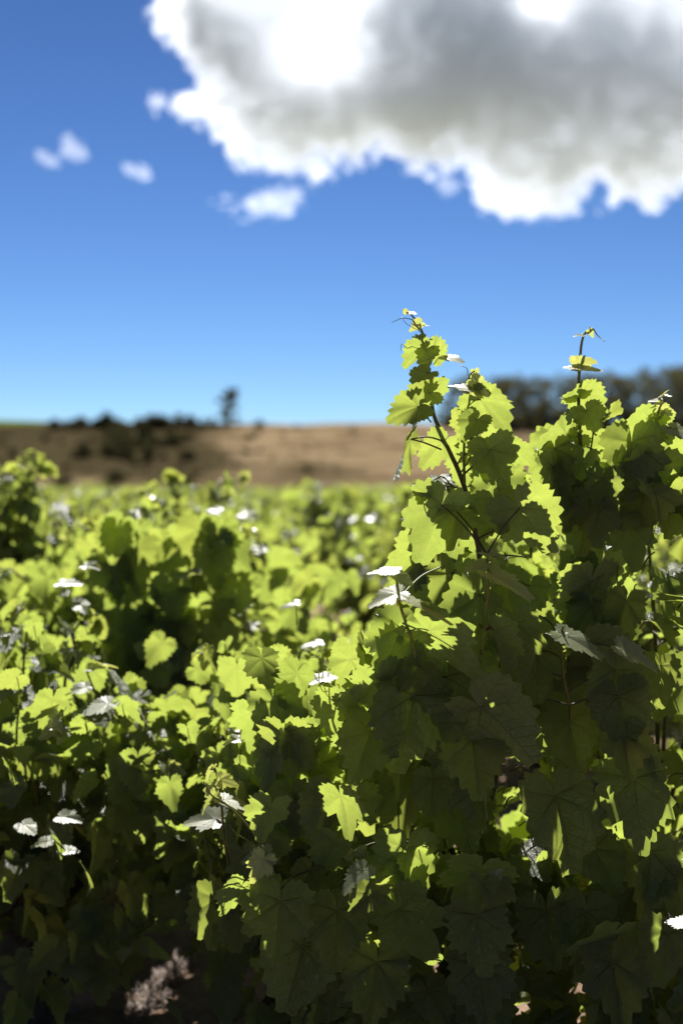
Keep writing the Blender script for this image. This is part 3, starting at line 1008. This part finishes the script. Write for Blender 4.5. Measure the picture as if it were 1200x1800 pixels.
# vine, stalk joint x y, tip x y, true length in px, facing, depth, young
HERO = [
    (1, 746, 612, 705, 642, 58, 'b', 2.30, 0), (1, 760, 631, 759, 585, 56, 'b', 2.31, 0), (1, 784, 628, 817, 638, 40, 'u', 2.31, 1),
    (1, 751, 656, 717, 672, 46, 'c', 2.27, 0), (1, 755, 690, 703, 700, 60, 'b', 2.31, 0), (1, 758, 692, 786, 660, 52, 'b', 2.33, 0),
    (1, 734, 715, 676, 738, 66, 'c', 2.27, 0), (1, 722, 772, 680, 850, 98, 'w', 2.28, 0), (1, 778, 778, 735, 822, 66, 'b', 2.36, 0),
    (1, 842, 702, 905, 745, 84, 'b', 2.33, 0), (1, 830, 684, 863, 696, 42, 'b', 2.33, 1), (1, 826, 685, 784, 672, 46, 'u', 2.32, 1),
    (1, 832, 668, 862, 678, 34, 'b', 2.33, 1), (1, 815, 745, 790, 712, 46, 'b', 2.36, 0), (1, 838, 738, 806, 776, 56, 'c', 2.29, 0),
    (1, 850, 800, 895, 758, 66, 'b', 2.32, 0), (1, 845, 775, 862, 838, 92, 'b', 2.38, 0), (1, 862, 790, 897, 860, 90, 'b', 2.27, 0),
    (1, 898, 788, 947, 812, 60, 'b', 2.36, 0), (1, 818, 800, 800, 850, 62, 'b', 2.42, 0), (1, 745, 858, 735, 890, 40, 'c', 2.3, 0),
    (1, 776, 888, 735, 1000, 124, 'd', 2.28, 0), (1, 803, 900, 786, 945, 74, 'c', 2.28, 0), (1, 868, 878, 880, 935, 80, 'c', 2.30, 0),
    (1, 913, 893, 984, 982, 126, 'b', 2.24, 0), (1, 800, 922, 795, 985, 72, 'b', 2.40, 0), (1, 792, 1008, 752, 1056, 80, 'c', 2.38, 0),
    (1, 855, 972, 890, 980, 42, 'u', 2.20, 1), (1, 855, 990, 808, 1004, 52, 'u', 2.20, 1), (1, 862, 1010, 942, 1050, 96, 'e', 2.20, 1),
    (1, 838, 998, 852, 1050, 84, 'b', 2.34, 0), (1, 842, 1046, 768, 1084, 92, 'c', 2.27, 0), (1, 718, 1060, 808, 1100, 98, 'e', 2.19, 1),
    (1, 698, 1043, 638, 1066, 64, 'u', 2.20, 1), (1, 698, 1010, 728, 1031, 38, 'u', 2.20, 1), (1, 690, 1004, 636, 1006, 52, 'u', 2.20, 1),
    (1, 595, 1230, 577, 1298, 86, 'b', 2.27, 0), (1, 607, 1215, 648, 1240, 48, 'b', 2.36, 0), (1, 705, 1103, 664, 1205, 112, 'c', 2.26, 0),
    (1, 738, 1172, 688, 1216, 66, 'c', 2.25, 0), (1, 752, 1108, 870, 1184, 142, 'b', 2.23, 0), (1, 727, 1222, 700, 1352, 142, 'c', 2.25, 0),
    (1, 785, 1190, 790, 1305, 130, 'c', 2.28, 0), (1, 652, 1285, 618, 1372, 108, 'c', 2.28, 0), (1, 577, 1190, 543, 1198, 44, 'u', 2.27, 1),
    (1, 560, 1205, 545, 1275, 78, 'w', 2.32, 0), (1, 618, 1290, 640, 1345, 70, 'b', 2.33, 0),
    (1, 845, 1243, 956, 1332, 150, 'b', 2.22, 0), (1, 867, 1108, 903, 1200, 102, 's', 2.25, 0), (1, 902, 1098, 925, 1205, 112, 'd', 2.28, 0),
    (2, 948, 1082, 972, 1145, 94, 'c', 2.32, 2), (2, 943, 1145, 940, 1240, 100, 'c', 2.33, 0), (2, 988, 1118, 957, 1110, 34, 'u', 2.26, 1),
    (2, 992, 1117, 1066, 1155, 86, 'u', 2.26, 1), (2, 1095, 1142, 1162, 1180, 78, 'u', 2.25, 1), (2, 1080, 1178, 1060, 1280, 112, 'c', 2.34, 0),
    (2, 1086, 1222, 1103, 1318, 112, 'c', 2.32, 0), (2, 1095, 1290, 1098, 1368, 92, 'c', 2.3, 0), (1, 830, 1298, 836, 1402, 118, 'c', 2.27, 0),
    (2, 1000, 1268, 1008, 1350, 96, 'c', 2.35, 0), (2, 975, 1398, 1012, 1525, 150, 'c', 2.34, 0), (2, 1112, 1368, 1122, 1500, 148, 'c', 2.36, 0),
    (1, 838, 1607, 850, 1716, 118, 'c', 2.27, 0), (1, 848, 1552, 838, 1600, 56, 'c', 2.25, 0), (1, 868, 1556, 912, 1576, 50, 'c', 2.27, 0),
    (1, 840, 1692, 852, 1800, 120, 'c', 2.36, 0), (1, 866, 1545, 888, 1528, 30, 'c', 2.26, 1), (2, 1206, 1622, 1168, 1625, 44, 'u', 2.3, 1),
    (2, 1172, 1640, 1150, 1735, 104, 'c', 2.35, 0), (1, 493, 1583, 480, 1694, 118, 'c', 2.26, 0), (1, 592, 1600, 590, 1696, 108, 'c', 2.28, 0),
    (1, 650, 1572, 612, 1600, 54, 'c', 2.25, 0), (1, 638, 1530, 597, 1572, 62, 'u', 2.28, 0), (1, 655, 1572, 682, 1518, 62, 'b', 2.30, 0),
    (1, 463, 1510, 440, 1562, 56, 'c', 2.28, 1), (1, 702, 1598, 768, 1705, 128, 'c', 2.3, 0), (1, 532, 1662, 500, 1796, 138, 'c', 2.33, 0),
    (1, 662, 1690, 640, 1800, 120, 'c', 2.33, 0), (1, 382, 1580, 370, 1668, 96, 'c', 2.5, 0), (1, 425, 1590, 415, 1672, 92, 'c', 2.48, 0),
    (1, 384, 1388, 346, 1430, 58, 'w', 2.42, 1), (1, 386, 1370, 423, 1380, 36, 'c', 2.42, 1), (1, 394, 1406, 452, 1424, 60, 'e', 2.42, 1),
    (1, 374, 1350, 360, 1376, 30, 'w', 2.42, 1), (1, 380, 1440, 312, 1448, 70, 'u', 2.5, 0), (1, 468, 1500, 420, 1512, 52, 'u', 2.36, 1),
    (1, 545, 1530, 520, 1570, 60, 'c', 2.4, 0), (1, 640, 1495, 618, 1500, 24, 'c', 2.44, 1), (1, 618, 1500, 600, 1512, 26, 'c', 2.44, 1),
    (2, 1016, 700, 984, 690, 54, 'b', 2.46, 0), (2, 1019, 692, 1068, 708, 74, 'b', 2.46, 0), (2, 1014, 640, 1050, 634, 44, 'b', 2.44, 1),
    (2, 1014, 646, 1060, 655, 52, 'u', 2.42, 1), (2, 1018, 648, 988, 641, 36, 'u', 2.42, 1), (2, 1024, 590, 1004, 591, 22, 'u', 2.42, 1),
    (2, 1036, 582, 1044, 592, 16, 'b', 2.42, 1), (2, 1072, 728, 1099, 716, 52, 'w', 2.46, 0), (2, 1142, 733, 1096, 782, 80, 'b', 2.46, 0),
    (2, 1012, 768, 966, 788, 64, 'b', 2.48, 0), (2, 1018, 742, 1040, 770, 46, 'b', 2.5, 0), (2, 1165, 772, 1204, 800, 72, 'b', 2.46, 0), (2, 1178, 752, 1204, 778, 50, 'u', 2.44, 0),
    (2, 1030, 722, 1058, 758, 62, 'b', 2.44, 0), (2, 1157, 716, 1192, 728, 36, 'b', 2.45, 1), (2, 1160, 735, 1178, 762, 50, 'b', 2.46, 0),
    (2, 975, 788, 982, 845, 70, 'c', 2.42, 0), (2, 1150, 868, 1152, 910, 80, 'c', 2.38, 0), (2, 1157, 705, 1137, 704, 22, 'u', 2.45, 1),
    (2, 1165, 694, 1172, 684, 15, 'w', 2.45, 1), (2, 1163, 697, 1178, 697, 20, 'u', 2.45, 1), (2, 1128, 790, 1085, 815, 64, 'b', 2.5, 0),
    (2, 1095, 905, 1082, 935, 60, 'c', 2.4, 2), (2, 1010, 860, 985, 905, 80, 'c', 2.42, 2), (2, 1030, 905, 1010, 975, 92, 'c', 2.42, 2),
    (1, 738, 569, 717, 583, 26, 'b', 2.30, 1), (1, 738, 572, 758, 571, 22, 'u', 2.30, 1), (1, 718, 551, 733, 551, 18, 'u', 2.30, 1), (1, 714, 549, 706, 542, 12, 'w', 2.30, 1),
    (1, 834, 652, 838, 664, 18, 'b', 2.33, 1),
    (2, 1075, 1690, 1085, 1795, 125, 'c', 2.36, 0), (2, 1030, 1600, 1020, 1700, 118, 'c', 2.4, 0), (2, 960, 1600, 965, 1700, 112, 'c', 2.42, 0),
]
shade = []
for (x, y) in ((972, 850), (1002, 905), (1052, 925), (950, 935), (895, 962), (1105, 955), (1150, 1000), (1180, 930), (1130, 900), (925, 1010), (1012, 1020), (1085, 1025), (1100, 1085), (1040, 1095),
               (930, 1060), (1000, 1180), (880, 1205), (1160, 1200), (1060, 870), (910, 1260), (760, 1400), (900, 1430), (700, 1430)):
    HERO.append((1 if x < 950 else 2, x, y - 30, x + (x * 7 % 50) - 25, y + 42, (52 if y < 950 else 70) + (x * 3) % 34, 'c', 2.37 + (y % 7) * 0.012, 2))
shade = []
allsh = [(v, p) for v, p in S.values()]
rgn = np.random.default_rng(77)
for (vi, bx, by, tx, ty, s, face, d, yg) in HERO:
    v = right1 if vi == 1 else right2
    s *= 0.9
    tx, ty = bx + (tx - bx) * 0.9, by + (ty - by) * 0.9
    dx, dy = (tx - bx) / s, -(ty - by) / s
    L = math.hypot(dx, dy)
    if L > 0.98: dx, dy, L = dx / L * 0.98, dy / L * 0.98, 0.98
    c = math.sqrt(1 - L * L)
    base = np.array(_up) * dy + np.array([dx, 0, 0]); f = np.array(_fwd)
    pref = np.array(PREF[face]) + rgn.normal(size=3) * (0.13 if face in 'bc' else 0.06)
    pref /= np.linalg.norm(pref)
    t = min((base + f * c, base - f * c), key=lambda q: abs(q @ pref))
    P = np.array(at(bx, by, d))
    lf = Leaf(P, t, pref, s / FPX * d, yg == 1, yg != 2)
    lf.flat = face == 'u' or (face == 'e' and yg == 1)
    v.leaves.append(lf)
    mid = P + lf.M[:, 1] * lf.s * 0.45
    if face in 'cd' and by > 850:
        for q in (rgn.uniform(0.06, 0.14), rgn.uniform(0.14, 0.28), rgn.uniform(0.28, 0.42)) + (tuple(rgn.uniform(0.08, 0.55, 6)) if bx < 700 else ()):
            shade.append((v, mid + SUNV * q + rgn.normal(size=3) * (0.02 if bx > 700 else 0.03), bx < 700))
    elif face not in 'cd': SHAFTS.append((mid, SUNV, 1.2, 0.004 if face == 'b' else 0.012))
    best = None
    for vv, pts in allsh:
        dd = np.linalg.norm(pts - P, axis=1) + np.maximum(0, pts[:, 2] - P[2]) * 1.5
        i = int(np.argmin(dd))
        if best is None or dd[i] < best[0]: best = (dd[i], pts[i])
    if best[0] < 0.14: a = best[1]
    else: a = P + np.array([rgn.uniform(-0.02, 0.02), 0.07, -0.035])
    if np.linalg.norm(a - P) > 0.004:
        w = 0.0011 if yg == 1 else 0.0016
        v.canes.append((smooth_path([a, (a + P) / 2 + np.array([0, 0, 0.006]), P], 4), w, w * 0.8, 0.85 if yg == 1 else 0.3))

# the body of the two vines behind those leaves
BODY = [(715, 905), (735, 868), (770, 830), (800, 800), (840, 775), (885, 795), (925, 825), (955, 815), (985, 775), (1020, 765), (1060, 770), (1095, 790),
        (1140, 795), (1190, 785), (1420, 770), (1420, 1860), (470, 1860), (470, 1700), (560, 1590), (650, 1500), (650, 1350), (600, 1290), (640, 1220), (690, 1120), (715, 1010)]
BP = np.array(BODY, float)
HOLES = [(1144, 1252, 34, 40), (880, 800, 14, 10), (1000, 1050, 14, 16), (1162, 1395, 16, 26)]
n_fill = 0
for i_, rr_ in ((5, 0.006), (6, 0.006), (7, 0.006), (9, 0.012), (10, 0.012), (11, 0.006)):      # these young shoots stand in the sun
    for q in S[i_][1][(18 if i_ == 9 else 8)::3]:
        SHAFTS.append((q, SUNV, 1.5, rr_))
        dv_ = np.array(CAM) - q; L_ = np.linalg.norm(dv_); SHAFTS.append((q, dv_ / L_, L_, 0.0))
for v, P, sml in shade:  # extra leaves put up the sun ray to keep chosen leaves in shade
    qx, qy = 600 + P[0] / P[1] * FPX, 850 - (P[2] - CAM_Z) / P[1] * FPX
    if poly_dist(np.array([qx]), np.array([qy + 30]), BODY)[0] < 22 and not (qy > 1150 and 380 < qx < 700): continue
    g_ = rgn.normal(size=3) * 0.4
    v.leaves.append(Leaf(P + np.array([0, 0, 0.03]), np.array([g_[0], 0.3 + g_[1], -0.9]), SUNV + rgn.normal(size=3) * 0.25, rgn.uniform(0.06, 0.09) if sml else rgn.uniform(0.085, 0.12)))
for k in range(64):                       # chinks in the canopy where light from behind sparkles through
    q = rgn.uniform(840, 1200), rgn.uniform(930, 1500)
    a_ = np.array(at(q[0], q[1], 2.3)); dv_ = a_ - np.array(CAM); dv_ /= np.linalg.norm(dv_)
    SHAFTS.append((a_, dv_, 1.6, -0.008))
while n_fill < 840:
    px, py = rgn.uniform(460, 1420), rgn.uniform(760, 1860)
    if poly_dist(np.array([px]), np.array([py]), BODY)[0] < 12: continue
    if any(((px - hx_) / hw) ** 2 + ((py - 20 - hy_) / hh) ** 2 < 3.2 for hx_, hy_, hw, hh in HOLES): continue
    if px > 1110 and rgn.random() < 0.1: continue
    deep = rgn.random()
    d = 2.44 + 0.72 * deep
    if py < 900: d = 2.40 + 0.5 * deep
    P = np.array(at(px, py, d))
    if P[2] < 0.12: continue
    v = right1 if px < 950 else right2
    sz = rgn.uniform(0.062, 0.115) * (0.62 if py < 920 else 1.0)
    cen = np.array([v.base[0] * (d / v.base[1]), 2.75, P[2]])
    out = P - cen + rgn.normal(size=3) * 0.1; out[2] = 0
    out /= np.linalg.norm(out) + 1e-6
    nrm = np.array([0, 0, 0.5]) + out * rgn.uniform(0.3, 1.3) + SUNV * 0.25 + rgn.normal(size=3) * 0.4
    tip = out * 0.7 + np.array([0, 0, -rgn.uniform(0.3, 1.2)]) + rgn.normal(size=3) * 0.45
    v.leaves.append(Leaf(P, tip, nrm, sz))
    a = P - out * 0.05 + np.array([0, 0.01, -0.02])
    v.canes.append((np.array([a, (a + P) / 2 + [0, 0, 0.006], P]), 0.0015, 0.0011, 0.35))
    n_fill += 1
for v, xs in ((right1, (600, 680, 760, 850, 900, 940)), (right2, (980, 1060, 1130, 1200, 1280))):
    head = v.base + np.array([0, 0, 0.42])
    for x in xs:
        e = np.array(at(x, rgn.uniform(830, 1050) if x > 740 else rgn.uniform(1250, 1450), rgn.uniform(2.5, 2.9)))
        m = (head + e) / 2 + np.array([(e[0] - head[0]) * 0.2, rgn.uniform(-0.1, 0.1), 0.05])
        v.canes.append((smooth_path([head, m, e], 6), 0.006, 0.003, None))
right1.build('near'); right2.build('near')

# ------------------------------------------------------------------ vines at the left, nearer to farther
GL = 'grapevines in soft blur at the left'
def bush(px, d, height, radius, ncane, label, seed, mode='mid', cap=240, extra=None, **kw):
    p = at(px, 850, d)
    v = Vine(p.x, p.y, label, GL, seed)
    v.grow(height, radius, ncane, **kw)
    if extra: extra(v)
    return v.build(mode, cap)


def ex_left(v):
    for pts, d in (([(60, 1330), (50, 1250), (42, 1180), (48, 1110), (52, 1090)], 3.0), ([(215, 1330), (190, 1260), (165, 1210), (152, 1178)], 2.95)):
        P = smooth_path([at(x, y, d) for x, y in pts]); v.canes.append((P, 0.004, 0.002, 0.8))
        v.leafy(P, np.array([0.2, -0.9, 0]), 0.085, 0.045, 0.2)


for (px, py, w) in ((245, 1770, 0.02), (262, 1745, 0.022), (285, 1725, 0.026), (302, 1708, 0.024), (316, 1695, 0.018)):   # the sunlit strip of dry grass
    g0 = np.array(at(px, py, 1.2 * FPX / (py - 850)))
    SHAFTS.append((g0, SUNV, 2.5, w)); dcam = np.array(CAM) - g0; Lc = np.linalg.norm(dcam); SHAFTS.append((g0, dcam / Lc, Lc, w))
HOLLOW = [(205, 955), (195, 1015), (240, 990), (225, 1065), (350, 955), (392, 955), (372, 1000), (310, 1115), (262, 1140), (345, 1175), (215, 1150), (285, 1215),
          (385, 1140), (330, 1240), (240, 1240), (300, 1050), (420, 1050)]


def ex_hollow(v):
    g = v.rng
    for (x, y) in HOLLOW:
        d = 3.62 + g.uniform(0, 0.12)
        P = np.array(at(x, y - 25, d))
        tip = np.array([g.uniform(-0.3, 0.3), -0.15, -1.0]); n = np.array([g.uniform(-0.3, 0.3), -1.0, 0.35])
        v.leaves.append(Leaf(P, tip, n, 0.105 * g.uniform(0.8, 1.15), False, True))
        for q in (0.05, 0.1, 0.16, 0.23, 0.3, 0.4):  # leaves added on the sun side to darken the hollow
            if q > 0.06 and 850 - (P[2] + 0.7 * q - CAM_Z) / (P[1] + 0.7 * q) * FPX < 905: continue
            v.leaves.append(Leaf(P + SUNV * q + g.normal(size=3) * 0.025 + [0, 0, -0.02], g.normal(size=3) * 0.5 + [0, 0.2, -0.7], SUNV + g.normal(size=3) * 0.25, 0.09 * g.uniform(0.8, 1.1)))


# leaves of the blurred vines that catch the sun: px, py, depth, length px, facing, vine
GLINT = [(380, 902, 4.0, 62, 'u', 'B'), (396, 938, 4.0, 50, 'u', 'B'), (300, 930, 4.1, 50, 'u', 'B'), (245, 905, 4.2, 45, 'u', 'B'), (110, 1025, 3.05, 48, 'u', 'L'), (152, 995, 3.3, 40, 'u', 'B'), (140, 1062, 3.0, 42, 'u', 'L'),
         (462, 966, 5.0, 42, 'u', 'D'), (430, 905, 5.0, 40, 'u', 'D'), (520, 1060, 2.85, 36, 'u', 'C'), (440, 1100, 3.7, 36, 'u', 'B'), (190, 1236, 2.78, 66, 'u', 'L'), (150, 1208, 2.78, 46, 'u', 'L'),
         (92, 1238, 2.78, 52, 'u', 'L'), (42, 1450, 2.66, 48, 'u', 'L'), (88, 1478, 2.66, 42, 'u', 'L'), (112, 1494, 2.66, 38, 'u', 'L'), (150, 1272, 2.76, 46, 'b', 'L'), (215, 1238, 2.78, 56, 'b', 'L'),
         (95, 1475, 2.64, 58, 's', 'L'), (150, 1530, 2.64, 56, 's', 'L'), (18, 1352, 2.7, 60, 's', 'L'), (110, 1436, 2.68, 50, 'u', 'L'), (30, 1190, 2.8, 56, 'b', 'L'), (60, 1100, 2.95, 40, 'b', 'L'),
         (560, 1130, 2.9, 40, 'u', 'C'), (610, 1165, 2.9, 44, 'u', 'C'), (430, 1370, 2.62, 40, 'u', 'C'), (500, 1390, 2.62, 44, 'b', 'C'), (420, 1300, 2.62, 36, 'u', 'C'), (560, 1390, 2.62, 34, 'u', 'C'), (330, 1280, 2.75, 44, 'b', 'C'), (345, 1010, 3.6, 40, 'u', 'B')]
GL_LEAVES = {}
for (x, y, d, s, fc, key) in GLINT:
    P = np.array(at(x, y, d))
    n = np.array(PREF[fc]) + rgn.normal(size=3) * 0.06
    tip = np.array([rgn.uniform(-1, 1), 0.0, -0.5 if fc == 'u' else -0.9])
    tip = tip - n * (tip @ n) / (n @ n)
    lf = Leaf(P, tip, n, s * 0.8 / FPX * d, fc == 'u', True); lf.flat = fc == 'u' and key == 'L'
    GL_LEAVES.setdefault(key, []).append(lf)
    mid = P + lf.M[:, 1] * lf.s * 0.45
    dv_ = np.array(CAM) - mid; L_ = np.linalg.norm(dv_)
    SHAFTS.append((mid, SUNV, 2.0, 0.012)); SHAFTS.append((mid, dv_ / L_, L_, 0.0))


def with_glints(key, then=None):
    def f(v):
        if then: then(v)
        for lf in GL_LEAVES[key]:
            v.leaves.append(lf)
            a = lf.p + np.array([0, 0.06, -0.05])
            v.canes.append((np.array([a, (a + lf.p) / 2 + [0, 0, 0.008], lf.p]), 0.0014, 0.001, 0.7))
    return f


bush(60, 3.15, 0.90, 0.48, 15, 'blurred grapevine at the bottom left edge, closest of the left vines', 21, 'mid', 280, with_glints('L', ex_left), leaf=0.07, inner=300, trunk_h=0.28, roof=160)
bush(500, 2.98, 0.80, 0.40, 13, 'low blurred grapevine between the dark left bush and the sharp right vine', 22, 'mid', 280, with_glints('C'), leaf=0.064, inner=300, trunk_h=0.25, roof=220)
bush(265, 4.1, 1.06, 0.56, 17, 'broad blurred grapevine with a dark hollow under its bright top', 23, 'mid', 300, with_glints('B', ex_hollow), leaf=0.072, inner=400, trunk_h=0.3, roof=240)
bush(345, 5.2, 1.12, 0.40, 14, 'blurred grapevine behind the broad one, its right side next to the bare soil gap', 24, 'mid', 260, with_glints('D'), leaf=0.074, inner=280, roof=130)
bush(20, 4.9, 1.21, 0.36, 14, 'taller blurred grapevine at the left edge rising above the others', 25, 'mid', 240, upright=0.5, inner=240, leaf=0.085, roof=50)
bush(-80, 3.9, 1.0, 0.5, 13, 'blurred grapevine cut by the left edge of the picture', 26, 'mid', 240, inner=240, trunk_h=0.28, leaf=0.085, roof=80)
bush(640, 4.4, 0.72, 0.36, 11, 'low bright grapevine just behind the left flank of the sharp vine', 27, 'mid', 200, leaf=0.075, trunk_h=0.22, inner=150, roof=40)

# ------------------------------------------------------------------ the rows beyond
protos = []
e_ = at(578, 850, 11.4)
ve = Vine(e_.x, e_.y, 'blurred grapevine with a bare dark trunk standing on the sunlit soil gap', 'far rows of grapevines', 33)
ve.grow(1.12, 0.55, 15, inner=150, leaf=0.12, trunk_h=0.52, upright=0.55, low=0.55)
ve.build('far')
for i in range(5):
    v = Vine(0, 0, 'x', None, 40 + i)
    v.grow(1.04, 0.62, 15, inner=240, leaf=0.098, trunk_h=0.36, upright=0.25, low=0.25)
    r = v.build('far'); protos.append(r)
FARL = 'far blurred grapevine, one of many in the rows reaching to the hill'
frnd = random.Random(9)
spots = []
for (px, d) in ((745, 11.5), (435, 12.4), (800, 8.6), (668, 7.2), (800, 6.5), (960, 6.0), (1090, 5.4), (1180, 7.5), (880, 9.0), (140, 7.0), (-30, 7.6), (400, 8.2)):
    spots.append((px, d, 1.0))
y = 9.4
while y < 62:
    n = int(0.56 * y / 1.5) + 2
    for i in range(n):
        x = (i - (n - 1) / 2) * 1.5 + frnd.uniform(-0.25, 0.25) + (0.5 if int(y / 2) % 2 else 0)
        yy = y + frnd.uniform(-0.3, 0.3)
        px = 600 + x / yy * FPX
        if -150 < px < 1350 and not (yy < 14 and 380 < px < 760): spots.append((px, yy, 1.0))
    y += 2.3
spots = spots[:300]
kids = {p.name: [c for c in bpy.data.objects if c.parent == p] for p in protos}
for i, (px, d, sc) in enumerate(spots):
    p = at(px, 850, d)
    src = protos[i % 5]
    if i < 5: r = src
    else:
        r = src.copy(); C.objects.link(r)
        for c in kids[src.name]:
            c2 = c.copy(); C.objects.link(c2); c2.parent = r
    r.location = (p.x, p.y, 0)
    r.rotation_euler = (0, 0, frnd.uniform(0, 6.28))
    s = frnd.uniform(0.84, 1.1)
    r.scale = (s * 0.92, s * 0.92, s)
    r['label'] = FARL; r['group'] = 'far rows of grapevines'; r['category'] = 'grapevine'

# ------------------------------------------------------------------ dry litter and a clod on the shaded soil
def straw_mat():
    N = Nodes('dry_straw')
    at_ = N.n('Attribute', attribute_name='tone')
    c = N.mix(at_.outputs['Fac'], rgb(0.09, 0.052, 0.035), rgb(0.27, 0.185, 0.12))
    return N.surf(N.n('BsdfPrincipled', {'Base Color': c.outputs[0], 'Roughness': 0.7}))


def soil_height(x, y): return float(soil_z(np.array([[x]]), np.array([[y]]))[0, 0])


lit = MB(); lr = np.random.default_rng(8)
for k in range(900):
    t = lr.random()
    px = 225 + 105 * t + lr.normal() * 16; py = 1795 - 115 * t + lr.normal() * 14
    g0 = at(px, py, CAM_Z * FPX / (py - 850))
    L = lr.uniform(0.006, 0.03); a = lr.uniform(0, 6.28); z0 = soil_height(g0.x, g0.y)
    d = np.array([math.cos(a), math.sin(a), lr.uniform(-0.1, 0.7)]) * L
    c = np.array([g0.x, g0.y, z0 + 0.004 + lr.random() * 0.012]); w = np.array([-math.sin(a), math.cos(a), 0.3]) * lr.uniform(0.0008, 0.002)
    lit.add([c - d - w, c + d * 0.9 - w * 0.4, c + d + w * 0.4, c - d * 0.9 + w], [(0, 1, 2, 3)], lr.random())
tag(link('dry_grass', lit.mesh('dry_grass', [straw_mat()], False)), 'dry straw-coloured grass litter on the soil at the bottom left', 'dry grass', None, 'stuff')
cl = bpy.data.meshes.new('soil_clod')
U, Wd = 18, 10; vs = []; fs = []
cr = np.random.default_rng(4); bumps = cr.normal(size=(6, 3))
for i in range(Wd + 1):
    for j in range(U):
        th = math.pi * i / Wd; ph = 2 * math.pi * j / U
        n_ = np.array([math.sin(th) * math.cos(ph), math.sin(th) * math.sin(ph), math.cos(th)])
        r_ = 1 + 0.09 * sum(math.sin(3.1 * (n_ @ b_) + i_) for i_, b_ in enumerate(bumps)) / 2
        vs.append(tuple(n_ * r_ * np.array([0.075, 0.06, 0.05])))
for i in range(Wd):
    for j in range(U): fs.append((i * U + j, (i + 1) * U + j, (i + 1) * U + (j + 1) % U, i * U + (j + 1) % U))
cl.from_pydata(vs, [], fs); cl.materials.append(M_soil)
o = link('soil_clod', cl); g0 = at(112, 1775, CAM_Z * FPX / 925); o.location = (g0.x, g0.y, soil_height(g0.x, g0.y) + 0.03)
tag(o, 'lumpy brown clod of earth lying in the dark bottom left corner', 'clod')
